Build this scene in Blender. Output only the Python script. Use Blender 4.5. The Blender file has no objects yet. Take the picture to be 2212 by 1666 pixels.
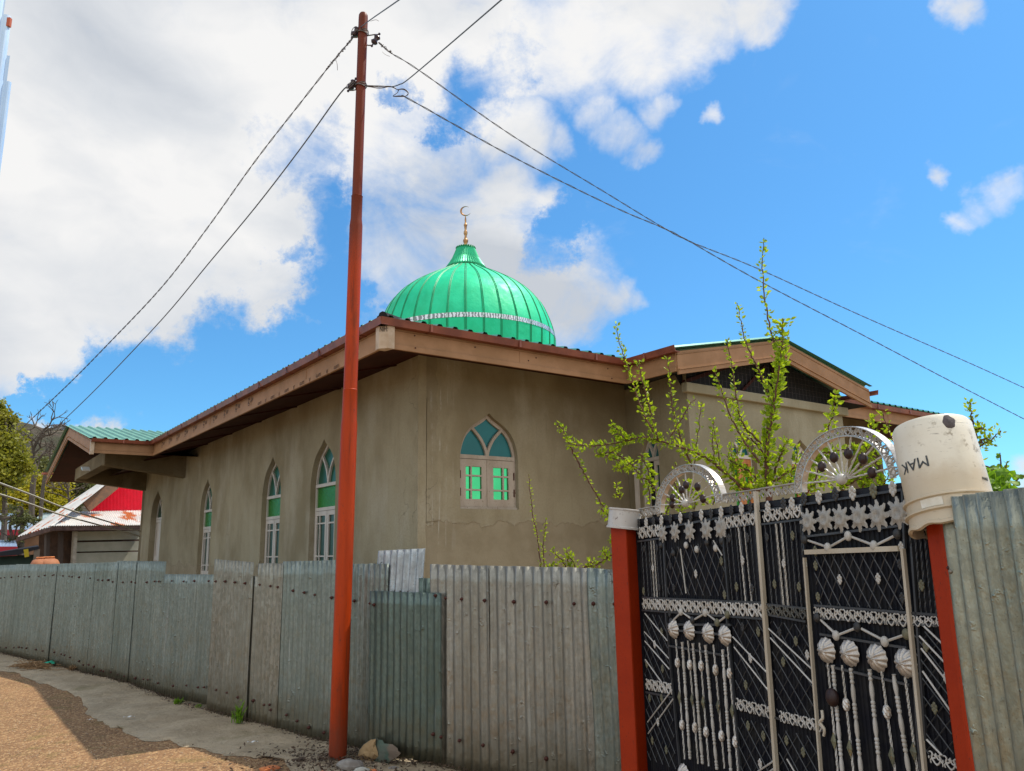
import bpy, math, random
from mathutils import Vector, Matrix, noise as mnoise
from mathutils.geometry import tessellate_polygon
random.seed(7)
C = bpy.context.scene.collection
rad = math.radians

# ---------------------------------------------------------------- camera
EYE = Vector((0, 0, 1.65))
FPX, CXP, CYP = 1680.0, 1106.0, 833.0            # focal length and centre of a 2212 x 1666 print of the view
pitch, roll = rad(11.88), rad(1.1)
FWD = Vector((0, math.cos(pitch), math.sin(pitch)))
r0 = Vector((1, 0, 0)); u0 = r0.cross(FWD)
RGT = (r0 * math.cos(roll) - u0 * math.sin(roll)).normalized()
UPV = RGT.cross(FWD)
cam = bpy.data.cameras.new('camera'); co = bpy.data.objects.new('camera', cam); C.objects.link(co)
cam.sensor_width = 36; cam.lens = FPX / 2212 * 36; cam.clip_start = .05; cam.clip_end = 3000
co.matrix_world = Matrix((( RGT.x, UPV.x, -FWD.x, EYE.x), (RGT.y, UPV.y, -FWD.y, EYE.y), (RGT.z, UPV.z, -FWD.z, EYE.z), (0, 0, 0, 1)))
bpy.context.scene.camera = co

# line of sight through a measured point of the view, and where it meets real planes
def ray(x, y): return (FWD * FPX + RGT * (x - CXP) + UPV * (CYP - y)).normalized()
def at_z(x, y, z):
    d = ray(x, y); return EYE + d * ((z - EYE.z) / d.z)
def at_pl(x, y, p0, n):
    d = ray(x, y); return EYE + d * ((p0 - EYE).dot(n) / d.dot(n))
def at_d(x, y, D):
    d = ray(x, y); return EYE + d * (D / math.hypot(d.x, d.y))

# ---------------------------------------------------------------- sun, sky, exposure
SUN = Vector((.4557, .2017, .8670)).normalized()
sl = bpy.data.lights.new('sun', 'SUN'); so = bpy.data.objects.new('sun', sl); C.objects.link(so)
sl.energy = 4.6; sl.angle = rad(.55); sl.color = (1.0, .93, .82)
so.rotation_euler = SUN.to_track_quat('Z', 'Y').to_euler(); so.location = (20, 10, 30)
vs = bpy.context.scene.view_settings
vs.view_transform = 'Standard'; vs.look = 'None'; vs.gamma = 1; vs.exposure = 0.0; vs.use_curve_mapping = False

world = bpy.data.worlds.new('World'); bpy.context.scene.world = world; world.use_nodes = True
nt = world.node_tree; nt.nodes.clear()
def N(t, **k):
    n = nt.nodes.new(t)
    for a, b in k.items(): setattr(n, a, b)
    return n
def lk(a, b): nt.links.new(a, b)
def WM(op, a, b=None, c=None, clamp=False):
    n = N('ShaderNodeMath', operation=op, use_clamp=clamp)
    for i, q in enumerate((a, b, c)):
        if q is None: continue
        if isinstance(q, (int, float)): n.inputs[i].default_value = q
        else: lk(q, n.inputs[i])
    return n.outputs[0]
sky = N('ShaderNodeTexSky', sky_type='NISHITA', sun_disc=False, sun_elevation=rad(60.1), sun_rotation=rad(66.1), altitude=1600, air_density=1.0, dust_density=1.3, ozone_density=2.0)
geo = N('ShaderNodeNewGeometry')
dirn = N('ShaderNodeVectorMath', operation='SCALE'); dirn.inputs['Scale'].default_value = -1; lk(geo.outputs['Incoming'], dirn.inputs[0])
DV = dirn.outputs[0]
blobs = [(-60,200,420),(150,100,420),(150,430,420),(60,630,220),(420,120,400),(330,560,250),(520,470,220),(560,650,130),(470,730,70),(640,180,250),(780,60,220),(900,40,130),
 (640,700,50),(850,260,120),(880,380,130),(980,350,60),(640,440,90),(780,510,80),(870,560,110),(960,500,95),
 (1120,70,120),(1250,50,140),(1400,0,150),(1500,30,100),(1620,0,70),(1200,120,70),(1560,100,40),(1640,60,34),
 (1300,240,42),(1345,290,50),(1390,330,36),(1412,236,38),(1438,212,30),(1370,355,24),(1060,265,80),(1150,285,70),(1220,300,40),
 (1080,420,70),(1160,440,50),(1060,560,110),(1160,620,110),(1240,660,70),(1320,645,40),(1210,700,50),
 (60,770,75),(170,750,75),(190,916,36),(238,906,46),(300,902,44),(338,928,26),(150,930,26),(60,912,30),
 (2075,25,40),(2050,5,30),(2030,385,24),(2185,405,46),(2120,440,40),(2080,468,30),(2215,380,40),(1530,255,20),(2205,1035,40)]
wn = N('ShaderNodeTexNoise'); wn.inputs['Scale'].default_value = 6; wn.inputs['Detail'].default_value = 6; wn.inputs['Roughness'].default_value = .62; lk(DV, wn.inputs[0])
wsub = N('ShaderNodeVectorMath', operation='SUBTRACT'); lk(wn.outputs['Color'], wsub.inputs[0]); wsub.inputs[1].default_value = (.5, .5, .5)
wma = N('ShaderNodeVectorMath', operation='MULTIPLY_ADD'); lk(wsub.outputs[0], wma.inputs[0]); wma.inputs[1].default_value = (.12, .12, .12); lk(DV, wma.inputs[2])
wnm = N('ShaderNodeVectorMath', operation='NORMALIZE'); lk(wma.outputs[0], wnm.inputs[0]); DW = wnm.outputs[0]
prev = None
for (bx, by, br) in blobs:
    d = ray(bx, by)
    n = N('ShaderNodeVectorMath', operation='DOT_PRODUCT'); lk(DW, n.inputs[0]); n.inputs[1].default_value = d
    a = (br * 1.6 / FPX) * (FWD.dot(d))           # angular radius
    k = 2 / (a * a)
    s = WM('MULTIPLY_ADD', n.outputs['Value'], k, 1 - k, clamp=True)
    wgt = 1.0 if by > 880 and bx < 400 else min(1.0, .50 + br / 220) * (.74 if (600 < bx < 1000 and by > 220) else 1.0)
    s = WM('MULTIPLY', s, wgt)
    prev = s if prev is None else WM('SMOOTH_MAX', prev, s, .12)
wh = N('ShaderNodeTexNoise'); wh.inputs['Scale'].default_value = 9; wh.inputs['Detail'].default_value = 8; wh.inputs['Roughness'].default_value = .7; lk(DV, wh.inputs[0])
whs = N('ShaderNodeVectorMath', operation='SUBTRACT'); lk(wh.outputs['Color'], whs.inputs[0]); whs.inputs[1].default_value = (.5, .5, .5)
whm = N('ShaderNodeVectorMath', operation='MULTIPLY_ADD'); lk(whs.outputs[0], whm.inputs[0]); whm.inputs[1].default_value = (.20, .20, .20); lk(DW, whm.inputs[2])
whn = N('ShaderNodeVectorMath', operation='NORMALIZE'); lk(whm.outputs[0], whn.inputs[0]); DH = whn.outputs[0]
holes = [(330,852,85),(480,815,95),(610,775,70),(180,868,50),(60,872,34),(680,350,55),(715,420,40),(712,505,50),(728,585,46),(690,655,34),(1050,165,60),(1010,235,45),(1185,520,40),(620,560,26),(850,150,26)]
hprev = None
for (bx, by, br) in holes:
    d = ray(bx, by); n = N('ShaderNodeVectorMath', operation='DOT_PRODUCT'); lk(DH, n.inputs[0]); n.inputs[1].default_value = d
    a = (br * 1.9 / FPX) * (FWD.dot(d)); k = 2 / (a * a); s = WM('MULTIPLY_ADD', n.outputs['Value'], k, 1 - k, clamp=True)
    s = WM('MULTIPLY', s, .92 if by > 770 else .44)
    hprev = s if hprev is None else WM('MAXIMUM', hprev, s)
prev = WM('SUBTRACT', prev, WM('MULTIPLY', hprev, 1.0), clamp=True)
def wnoise(scale, detail, rough, dist=0.0, off=(0,0,0), stretch=(1,1,1)):
    m = N('ShaderNodeMapping'); m.inputs['Location'].default_value = off; m.inputs['Scale'].default_value = stretch; lk(DV, m.inputs[0])
    t = N('ShaderNodeTexNoise'); t.inputs['Scale'].default_value = scale; t.inputs['Detail'].default_value = detail
    t.inputs['Roughness'].default_value = rough; t.inputs['Distortion'].default_value = dist; lk(m.outputs[0], t.inputs[0]); return t.outputs[0]
n1 = wnoise(7, 9, .62, .6, (3.1, .4, 0), (1, 1, 1.5)); n2 = wnoise(2.2, 4, .5, 0, (7, 2, 1)); n3 = wnoise(2.9, 5, .5, .3, (1.5, 9, 4), (1, 1, 2.0)); n4 = wnoise(16, 7, .65, .8, (2, 5, 8), (1, 1, 1.3))
# the part of the sky away from the view: unseen cloud, kept dense to whiten the light on shaded sides
sepd = N('ShaderNodeSeparateXYZ'); lk(DV, sepd.inputs[0])
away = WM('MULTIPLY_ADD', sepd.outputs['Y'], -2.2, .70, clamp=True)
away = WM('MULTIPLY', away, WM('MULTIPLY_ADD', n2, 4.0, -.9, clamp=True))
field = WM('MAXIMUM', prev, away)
dens = WM('ADD', WM('MULTIPLY', field, 1.25), WM('MULTIPLY_ADD', n1, 1.5, -.99))
dens = WM('ADD', dens, WM('MULTIPLY_ADD', n4, .34, -.17))
msk = N('ShaderNodeMapRange', interpolation_type='SMOOTHSTEP'); lk(dens, msk.inputs[0]); msk.inputs[1].default_value = .0; msk.inputs[2].default_value = .90
cden = msk.outputs[0]
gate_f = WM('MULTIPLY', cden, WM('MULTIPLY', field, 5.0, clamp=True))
cr = N('ShaderNodeValToRGB'); lk(WM('MULTIPLY_ADD', n4, .12, WM('MULTIPLY_ADD', n3, 1.0, -.06)), cr.inputs[0])
cr.color_ramp.elements[0].position = .33; cr.color_ramp.elements[0].color = (.58, .62, .68, 1)
cr.color_ramp.elements[1].position = .62; cr.color_ramp.elements[1].color = (.925, .92, .915, 1)
e = cr.color_ramp.elements.new(.47); e.color = (.74, .765, .80, 1)
tint = N('ShaderNodeMix', data_type='RGBA', blend_type='MULTIPLY'); tint.inputs[0].default_value = 1
lk(sky.outputs[0], tint.inputs[6]); tint.inputs[7].default_value = (.60, 1.19, 1.44, 1)
hz = N('ShaderNodeMapRange'); lk(sepd.outputs['Z'], hz.inputs[0]); hz.inputs[1].default_value = .0; hz.inputs[2].default_value = .6; hz.inputs[3].default_value = .115; hz.inputs[4].default_value = .15
sc = N('ShaderNodeVectorMath', operation='SCALE'); lk(tint.outputs[2], sc.inputs[0]); lk(hz.outputs[0], sc.inputs['Scale'])
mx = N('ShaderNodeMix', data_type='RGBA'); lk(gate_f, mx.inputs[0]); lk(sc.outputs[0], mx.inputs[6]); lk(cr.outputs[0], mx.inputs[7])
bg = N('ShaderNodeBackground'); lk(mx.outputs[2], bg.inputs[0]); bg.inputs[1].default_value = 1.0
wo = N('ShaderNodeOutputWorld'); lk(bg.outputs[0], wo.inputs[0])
lk(WM('MULTIPLY_ADD', WM('MULTIPLY_ADD', sepd.outputs['Y'], -2.2, .55, clamp=True), .50, 1.0), bg.inputs[1])   # unseen sky behind the viewer, brightened to fill the shade

# ---------------------------------------------------------------- materials
class MT:
    """small helper for node materials"""
    def __init__(s, name, rough=.7, metal=0, spec=.4):
        s.m = bpy.data.materials.new(name); s.m.use_nodes = True; s.t = s.m.node_tree
        s.b = s.t.nodes['Principled BSDF']; s.b.inputs['Roughness'].default_value = rough; s.b.inputs['Metallic'].default_value = metal
        s.b.inputs['Specular IOR Level'].default_value = spec
        s.tc = s.t.nodes.new('ShaderNodeTexCoord').outputs['Object']
    def n(s, t, **k):
        n = s.t.nodes.new(t)
        for a, b in k.items(): setattr(n, a, b)
        return n
    def l(s, a, b): s.t.links.new(a, b)
    def map(s, sc=(1,1,1), loc=(0,0,0), rot=(0,0,0)):
        m = s.n('ShaderNodeMapping'); m.inputs['Scale'].default_value = sc; m.inputs['Location'].default_value = loc; m.inputs['Rotation'].default_value = rot
        s.l(s.tc, m.inputs[0]); return m.outputs[0]
    def noise(s, scale, detail=4, rough=.55, sc=(1,1,1), loc=(0,0,0), dist=0):
        t = s.n('ShaderNodeTexNoise'); t.inputs['Scale'].default_value = scale; t.inputs['Detail'].default_value = detail; t.inputs['Roughness'].default_value = rough
        t.inputs['Distortion'].default_value = dist; s.l(s.map(sc, loc), t.inputs[0]); return t.outputs[0]
    def voro(s, scale, sc=(1,1,1), feature='F1', out=0):
        t = s.n('ShaderNodeTexVoronoi', feature=feature); t.inputs['Scale'].default_value = scale; s.l(s.map(sc), t.inputs['Vector']); return t.outputs[out]
    def rng(s, v, a, b, c=0, d=1, smooth=True):
        m = s.n('ShaderNodeMapRange', interpolation_type='SMOOTHSTEP' if smooth else 'LINEAR'); s.l(v, m.inputs[0])
        for i, q in zip((1,2,3,4), (a,b,c,d)): m.inputs[i].default_value = q
        return m.outputs[0]
    def mth(s, op, a, b=None, c=None, clamp=False):
        n = s.n('ShaderNodeMath', operation=op, use_clamp=clamp)
        for i, q in enumerate((a, b, c)):
            if q is None: continue
            if isinstance(q, (int, float)): n.inputs[i].default_value = q
            else: s.l(q, n.inputs[i])
        return n.outputs[0]
    def mix(s, f, a, b, blend='MIX'):
        m = s.n('ShaderNodeMix', data_type='RGBA', blend_type=blend)
        for i, q in ((0, f), (6, a), (7, b)):
            if isinstance(q, (int, float)): m.inputs[i].default_value = q
            elif isinstance(q, tuple): m.inputs[i].default_value = (*q, 1)
            else: s.l(q, m.inputs[i])
        return m.outputs[2]
    def col(s, c):
        if isinstance(c, tuple): s.b.inputs['Base Color'].default_value = (*c, 1)
        else: s.l(c, s.b.inputs['Base Color'])
    def bump(s, h, strength=.3, dist=.01):
        b = s.n('ShaderNodeBump'); b.inputs['Strength'].default_value = strength; b.inputs['Distance'].default_value = dist
        s.l(h, b.inputs['Height']); s.l(b.outputs[0], s.b.inputs['Normal'])
    def rgh(s, v): s.l(v, s.b.inputs['Roughness'])
    def z(s):
        x = s.n('ShaderNodeSeparateXYZ'); s.l(s.tc, x.inputs[0]); return x.outputs

def simple(name, c1, c2=None, scale=6, rough=.7, metal=0, bump=0, bscale=40, stretch=(1,1,1), spec=.4, lo=.35, hi=.65, bd=.004):
    m = MT(name, rough, metal, spec)
    if c2 is None: m.col(c1)
    else: m.col(m.mix(m.rng(m.noise(scale, 5, .6, stretch), lo, hi), c1, c2))
    if bump: m.bump(m.noise(bscale, 4, .6, stretch), bump, bd)
    return m.m

def concrete(name, base=(.355, .305, .20), dark=(.245, .20, .12), lite=(.40, .355, .26), plinth=None, corner=False):
    m = MT(name, .92, 0, .2)
    c = m.mix(m.rng(m.noise(.9, 5, .6, (1, 1, .8)), .36, .66), base, dark)
    c = m.mix(m.rng(m.noise(1.7, 5, .6, (1, 1, .45), (4, 2, 7)), .48, .72, 0, .75), c, lite)
    c = m.mix(m.rng(m.noise(5, 5, .65, (1, 1, .16), (9, 1, 1)), .5, .75, 0, .55), c, dark)          # run-off streaks
    c = m.mix(m.rng(m.noise(38, 4, .7), .42, .7, 0, .35), c, dark)
    dn = m.n('ShaderNodeTexNoise'); dn.inputs['Scale'].default_value = 2.4; dn.inputs['Detail'].default_value = 5; m.l(m.tc, dn.inputs[0])
    dv = m.n('ShaderNodeVectorMath', operation='MULTIPLY_ADD'); m.l(dn.outputs['Color'], dv.inputs[0]); dv.inputs[1].default_value = (.6, .6, .6); m.l(m.tc, dv.inputs[2])
    vc = m.n('ShaderNodeTexVoronoi', feature='DISTANCE_TO_EDGE'); vc.inputs['Scale'].default_value = .62; m.l(dv.outputs[0], vc.inputs['Vector'])
    crk = m.mth('MULTIPLY', m.rng(vc.outputs[0], .005, .001), m.rng(m.noise(.8, 3, .5, (1,1,1), (11, 3, 5)), .54, .68))
    c = m.mix(m.mth('MULTIPLY', crk, .4), c, tuple(q * .45 for q in dark))
    c = m.mix(m.rng(m.noise(16, 5, .75, (1, 1, .045), (2, 8, 1)), .60, .70, 0, .38), c, tuple(q * .8 for q in dark))
    c = m.mix(m.rng(m.noise(70, 3, .6, (1, 1, 1), (3, 9, 2)), .68, .74, 0, .6), c, tuple(q * .6 for q in dark))
    hgt = m.mth('SUBTRACT', m.noise(22, 6, .65), m.mth('MULTIPLY', crk, .25))
    xyz = m.z()
    if plinth is not None:                                                                           # browner render coat low on the wall, ragged upper edge
        e = m.mth('ADD', xyz[2], m.mth('MULTIPLY_ADD', m.noise(2.6, 6, .6, (1, 1, .6), (3, 3, 3)), .5, -.25))
        f = m.rng(e, plinth + .012, plinth - .012)
        low = m.mix(m.rng(m.noise(3, 5, .6), .35, .65), (.335, .28, .185), (.28, .23, .145))
        c = m.mix(f, c, low)
        lip = m.mth('MULTIPLY', m.rng(e, plinth - .02, plinth + .01), m.rng(e, plinth + .05, plinth + .02))
        c = m.mix(m.mth('MULTIPLY', lip, .12), c, (.40, .35, .27))
        hgt = m.mth('ADD', hgt, m.mth('MULTIPLY', m.mth('SUBTRACT', 1, f), 1.6))
    if corner:                                                                                       # lime runs beside the corner
        s = m.n('ShaderNodeTexWave'); s.inputs['Scale'].default_value = 2.6; s.inputs['Distortion'].default_value = 7; s.inputs['Detail'].default_value = 5; s.inputs['Detail Scale'].default_value = 1.4
        s.bands_direction = 'X'; m.l(m.map((1, 1, .05)), s.inputs[0])
        band = m.mth('MULTIPLY', m.rng(xyz[0], .0, .12), m.rng(xyz[0], .62, .3))
        c = m.mix(m.mth('MULTIPLY', m.mth('MULTIPLY', m.rng(s.outputs[1], .90, .99), m.mth('MULTIPLY', band, m.rng(m.noise(2.3, 5, .7, (1,1,1), (7,7,7)), .46, .62))), .55), c, (.48, .45, .38))
        seam = m.mth('MULTIPLY', m.rng(m.mth('ADD', xyz[0], m.mth('MULTIPLY_ADD', m.noise(4, 5, .6, (1,1,1)), .16, -.08)), .27, .255), m.rng(xyz[2], 4, 2.6, .9, .2))
        c = m.mix(m.mth('MULTIPLY', seam, .45), c, (.17, .135, .085))
    m.col(c); m.bump(hgt, .5, .012)
    return m.m

def galv(name, base, alt, stain, metal=.72, rough=.40, spangle=60, lower=True):
    m = MT(name, rough, metal, .4)
    sp = m.voro(spangle, (1, 1, .6), out=1)
    bw = m.n('ShaderNodeRGBToBW'); m.l(sp, bw.inputs[0])
    c = m.mix(m.rng(bw.outputs[0], .2, .8, 0, .8), base, alt)
    c = m.mix(m.rng(m.noise(2.2, 5, .6, (1, 1, .35)), .42, .7, 0, .8), c, stain)
    c = m.mix(m.rng(m.noise(9, 5, .7, (1, 1, .05)), .52, .78, 0, .55), c, tuple(q * .62 for q in stain))
    c = m.mix(m.rng(m.noise(5, 6, .7, (1, 1, .12), (5, 5, 5)), .62, .76, 0, .5), c, (.44, .46, .45))
    c = m.mix(m.rng(m.noise(34, 4, .7, (1, 1, .03), (2, 2, 2)), .35, .65, 0, .42), c, tuple(q * .55 for q in stain))
    c = m.mix(m.rng(m.noise(26, 4, .7, (1, 1, .04), (7, 2, 2)), .62, .72, 0, .35), c, (.50, .53, .50))
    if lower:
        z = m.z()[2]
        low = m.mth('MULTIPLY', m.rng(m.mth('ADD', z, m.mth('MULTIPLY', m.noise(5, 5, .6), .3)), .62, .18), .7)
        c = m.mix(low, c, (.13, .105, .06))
    c = m.mix(m.rng(m.noise(150, 2, .5), .66, .74, 0, .6), c, (.10, .085, .06))
    m.col(c); m.rgh(m.rng(m.noise(14, 4, .6), .3, .7, rough - .1, rough + .2)); m.bump(m.mth('ADD', m.noise(7, 5, .65, (1, 1, .5)), m.mth('MULTIPLY', m.rng(m.noise(16, 3, .6), .62, .8), .5)), .6, .02)
    return m.m

def painted(name, c1, c2, chip=None, rough=.45, chipamt=.66, spec=.5):
    m = MT(name, rough, 0, spec)
    c = m.mix(m.rng(m.noise(5, 5, .6, (1, 1, .35)), .35, .68), c1, c2)
    if chip: c = m.mix(m.rng(m.noise(55, 5, .7, (1, 1, .6)), chipamt, chipamt + .05), c, chip)
    m.col(c); m.bump(m.noise(45, 4, .6), .22, .004)
    return m.m

K = {}
K['wall_front'] = concrete('plastered_concrete_front', plinth=1.98, corner=True)
K['wall_side'] = concrete('plastered_concrete_side', plinth=1.45)
K['wall_gable'] = concrete('plastered_concrete_bay', (.31, .275, .185), (.23, .20, .125), (.36, .325, .23))
K['concrete'] = concrete('rough_concrete', (.19, .145, .08), (.12, .09, .045), (.23, .19, .12))
K['fascia'] = simple('tan_fascia_panel', (.37, .205, .105), (.30, .165, .08), 3, .6, 0, .08, 30, (1, 1, 1), spec=.15)
K['fascia_pale'] = simple('pale_corner_cap', (.52, .40, .28), (.42, .30, .19), 8, .55)
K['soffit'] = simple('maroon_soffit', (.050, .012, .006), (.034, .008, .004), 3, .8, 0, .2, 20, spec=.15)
K['gutter'] = simple('rust_brown_gutter', (.24, .068, .035), (.15, .04, .022), 4, .42, 0, .1, 30)
K['roof'] = simple('green_roof_sheet', (.07, .26, .19), (.10, .33, .25), 3, .38, .15, 0)
K['wframe'] = painted('chipped_cream_paint', (.46, .39, .31), (.37, .30, .225), (.20, .14, .085), .6, .60)
K['wframe2'] = painted('cream_window_paint', (.56, .50, .43), (.48, .42, .345), (.30, .24, .17), .55, .70)
K['wood'] = simple('varnished_wood', (.50, .19, .05), (.34, .11, .03), 10, .5, 0, .1, 60, (1, 1, .1))
def glass(name, c, rough, metal=.85, wav=0, wsc=30):
    m = MT(name, rough, metal, .5); m.col(m.mix(m.rng(m.noise(3, 4, .5), .3, .7), c, tuple(q * .82 for q in c)))
    if wav: m.bump(m.noise(wsc, 3, .6), wav, .01)
    return m.m
K['teal'] = glass('teal_glass', (.012, .15, .155), .35, .35)
K['greenmirror'] = glass('mirror_green_glass', (.07, .56, .22), .10, 1.0, .12, 6)
K['greenbump'] = glass('patterned_green_glass', (.02, .24, .015), .2, .5, 1.0, 34)
K['greenpane'] = glass('deep_green_glass', (.008, .10, .05), .35, .25)
K['greendark'] = glass('dark_green_glass', (.008, .045, .02), .3, .15, .3, 30)
K['darkglass'] = glass('dark_glass', (.02, .03, .028), .15, .2)
K['dark'] = simple('dark_interior', (.012, .011, .011), None, rough=.9)
# dome
m = MT('emerald_metal_sheet', .42, .12, .4)
ang = m.n('ShaderNodeVectorMath', operation='LENGTH'); m.l(m.tc, ang.inputs[0])
m.col(m.mix(m.rng(m.noise(2.5, 5, .6, (1, 1, .5)), .3, .7), (.006, .50, .22), (.014, .62, .30)))
m.bump(m.noise(5, 5, .6, (1, 1, 1)), .28, .05); m.rgh(m.rng(m.noise(6, 3, .5), .3, .7, .46, .62)); K['dome'] = m.m
K['domerib'] = simple('dark_emerald_seam', (.004, .20, .07), (.006, .26, .10), 5, .5, .1)
m = MT('silver_relief_band', .4, .6); v = m.voro(15, (1, 1, 1.0), 'SMOOTH_F1'); w_ = m.n('ShaderNodeTexWave'); w_.inputs['Scale'].default_value = 5; w_.inputs['Distortion'].default_value = 5; w_.inputs['Detail Scale'].default_value = 3; m.l(m.map(), w_.inputs[0])
m.col(m.mix(m.rng(w_.outputs[1], .35, .6), (.22, .23, .23), (.72, .74, .74))); m.bump(w_.outputs[1], .5, .01); K['band'] = m.m
K['brass'] = simple('aged_brass', (.50, .29, .12), (.30, .15, .07), 12, .38, .8, .1, 40)
# pole and posts
m = MT('rusty_red_paint', .45, 0, .16)
c = m.mix(m.rng(m.noise(3, 5, .65, (1, 1, .12)), .35, .7), (.42, .046, .005), (.22, .022, .003))
c = m.mix(m.rng(m.noise(14, 5, .7, (1, 1, .06)), .52, .68, 0, .8), c, (.15, .026, .008))
c = m.mix(m.rng(m.noise(60, 4, .7, (1, 1, .5), (4, 4, 4)), .62, .68, 0, .7), c, (.10, .03, .018))
up = m.rng(m.z()[2], 4.0, 4.7)
c = m.mix(m.mth('MULTIPLY', up, .75), c, (.085, .025, .012))  # upper shaft coloured darker to imitate its backlit tone against the sky
c = m.mix(m.rng(m.noise(2.2, 6, .7, (1, 1, .3), (9, 1, 3)), .55, .66, 0, .55), c, (.17, .028, .006))
c = m.mix(m.mth('MULTIPLY', m.rng(m.mth('ADD', m.z()[2], m.mth('MULTIPLY', m.noise(6, 5, .7), .5)), .75, .2), .75), c, (.13, .035, .018))
m.col(c); m.bump(m.noise(30, 5, .6, (1, 1, .3)), .25, .006); K['pole'] = m.m
m = MT('brick_red_enamel', .55, 0, .22)
c = m.mix(m.rng(m.noise(3, 5, .6), .3, .7), (.36, .030, .003), (.29, .022, .002))
c = m.mix(m.rng(m.noise(110, 3, .6, (1, 1, .4)), .63, .70, 0, .8), c, (.12, .02, .01))
m.col(c); m.bump(m.noise(70, 3, .6), .3, .004); K['post'] = m.m
K['tin'] = painted('worn_tin', (.52, .50, .47), (.44, .41, .37), (.08, .035, .025), .42, .62, .6)
K['tinlid'] = simple('dirty_tin_lid', (.22, .18, .14), (.36, .33, .29), 9, .5, .3)
# gate
m = MT('black_gate_enamel', .5, 0, .2); m.col(m.mix(m.rng(m.noise(6, 5, .6), .35, .7), (.0085, .009, .014), (.019, .019, .021)))
m.bump(m.noise(60, 4, .6), .3, .004); K['black'] = m.m
m = MT('ribbed_black_sheet', .55, 0, .15); m.col(m.mix(m.rng(m.noise(8, 5, .6), .4, .7), (.008, .009, .014), (.020, .020, .020)))
m.bump(m.noise(45, 4, .6), .3, .006); K['sheet'] = m.m
K['blackbit'] = painted('dusty_black_ornament', (.018, .018, .019), (.035, .034, .032), (.10, .085, .04), .5, .66)
K['lattice'] = painted('grey_black_bar', (.028, .030, .033), (.05, .052, .056), (.12, .12, .11), .45, .62)
K['silver'] = painted('silver_ornament_paint', (.52, .50, .46), (.38, .35, .30), (.22, .16, .09), .42, .66)
K['silverm'] = simple('cast_silver', (.58, .55, .51), (.42, .37, .31), 20, .36, .55, .2, 80)
K['cream'] = painted('cream_strip_paint', (.52, .46, .36), (.44, .37, .27), (.18, .12, .06), .5, .68)
K['olive'] = painted('weathered_ornament', (.16, .155, .09), (.085, .085, .06), (.30, .18, .06), .6, .58)
K['scrollgrey'] = painted('dull_scroll_paint', (.40, .38, .34), (.27, .25, .215), (.09, .085, .07), .5, .60)
K['scrolldark'] = painted('darkened_scroll', (.055, .055, .05), (.10, .095, .075), (.18, .15, .09), .5, .62)
K['knob'] = simple('dark_maroon_knob', (.018, .008, .007), (.032, .012, .010), 30, .4, 0, .3, 90)
# bucket
m = MT('dirty_white_plastic', .42, 0, .45)
c = m.mix(m.rng(m.noise(4, 5, .6, (1, 1, 1)), .35, .7), (.74, .69, .57), (.66, .60, .47))
xyz = m.z()
dl = m.mth('MULTIPLY', m.rng(m.noise(26, 6, .7), .52, .62), m.rng(m.noise(5, 4, .6, (1,1,1), (3, 1, 6)), .56, .68))
c = m.mix(m.mth('MULTIPLY', dl, .75), c, (.25, .20, .13))
c = m.mix(m.mth('MULTIPLY', m.rng(m.noise(40, 5, .7, (.35, .35, 3.2), (8, 8, 8)), .62, .68), .7), c, (.22, .19, .15))
c = m.mix(m.rng(m.mth('ADD', xyz[2], m.mth('MULTIPLY', m.noise(12, 5, .7), .10)), .13, .03, 0, .55), c, (.42, .30, .16))
m.col(c); m.bump(m.noise(25, 4, .6), .15, .004); m.b.inputs['Subsurface Weight'].default_value = 0; K['bucket'] = m.m
K['putty'] = simple('dark_putty', (.07, .06, .06), (.11, .09, .09), 30, .8, 0, .8, 50, bd=.01)
K['ink'] = simple('faded_ink', (.045, .05, .055), (.16, .16, .14), 60, .7, lo=.4, hi=.75)
K['print'] = simple('printed_film', (.06, .035, .02), (.16, .09, .05), 40, .7)
# fence
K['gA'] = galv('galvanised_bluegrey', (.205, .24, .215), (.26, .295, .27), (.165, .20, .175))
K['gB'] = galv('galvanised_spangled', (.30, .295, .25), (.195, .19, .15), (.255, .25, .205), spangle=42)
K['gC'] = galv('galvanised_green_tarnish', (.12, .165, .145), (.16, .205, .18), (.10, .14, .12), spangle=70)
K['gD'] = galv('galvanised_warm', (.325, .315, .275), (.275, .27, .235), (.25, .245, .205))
K['gE'] = galv('galvanised_bright', (.34, .37, .38), (.42, .45, .46), (.26, .29, .30), .6, .34, lower=False)
K['gF'] = galv('galvanised_near', (.30, .31, .245), (.37, .38, .30), (.24, .25, .19), lower=False)
K['screw'] = simple('rusty_screw', (.085, .022, .014), (.05, .015, .010), 60, .6, .2, .3, 90)
K['screwg'] = simple('grey_washer', (.30, .30, .28), (.2, .15, .1), 60, .5, .5)
# ground
m = MT('sunbaked_road_gravel', .9, 0, .2)
c = m.mix(m.rng(m.noise(1.3, 5, .6), .35, .65), (.31, .175, .085), (.245, .138, .068))
vd = m.voro(48, (1, 1, 1), out=1); bw = m.n('ShaderNodeRGBToBW'); m.l(vd, bw.inputs[0])
c = m.mix(m.rng(bw.outputs[0], .62, .80, 0, .55), c, (.58, .38, .19))
c = m.mix(m.rng(bw.outputs[0], .30, .16, 0, .5), c, (.18, .11, .065))
c = m.mix(m.rng(m.noise(3.1, 6, .65, (1,1,1), (8, 8, 0)), .52, .68, 0, .6), c, (.20, .15, .055))
m.col(c); h_ = m.voro(48, (1, 1, 1)); m.bump(m.mth('ADD', m.mth('MULTIPLY', h_, -1.2), m.noise(20, 5, .6)), .8, .02); K['road'] = m.m
m = MT('trodden_grey_mud', .95, 0, .15)
c = m.mix(m.rng(m.noise(2.2, 6, .65), .38, .62), (.44, .35, .235), (.35, .275, .18))
c = m.mix(m.rng(m.noise(9, 6, .7), .52, .7, 0, .7), c, (.50, .40, .28))
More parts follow.
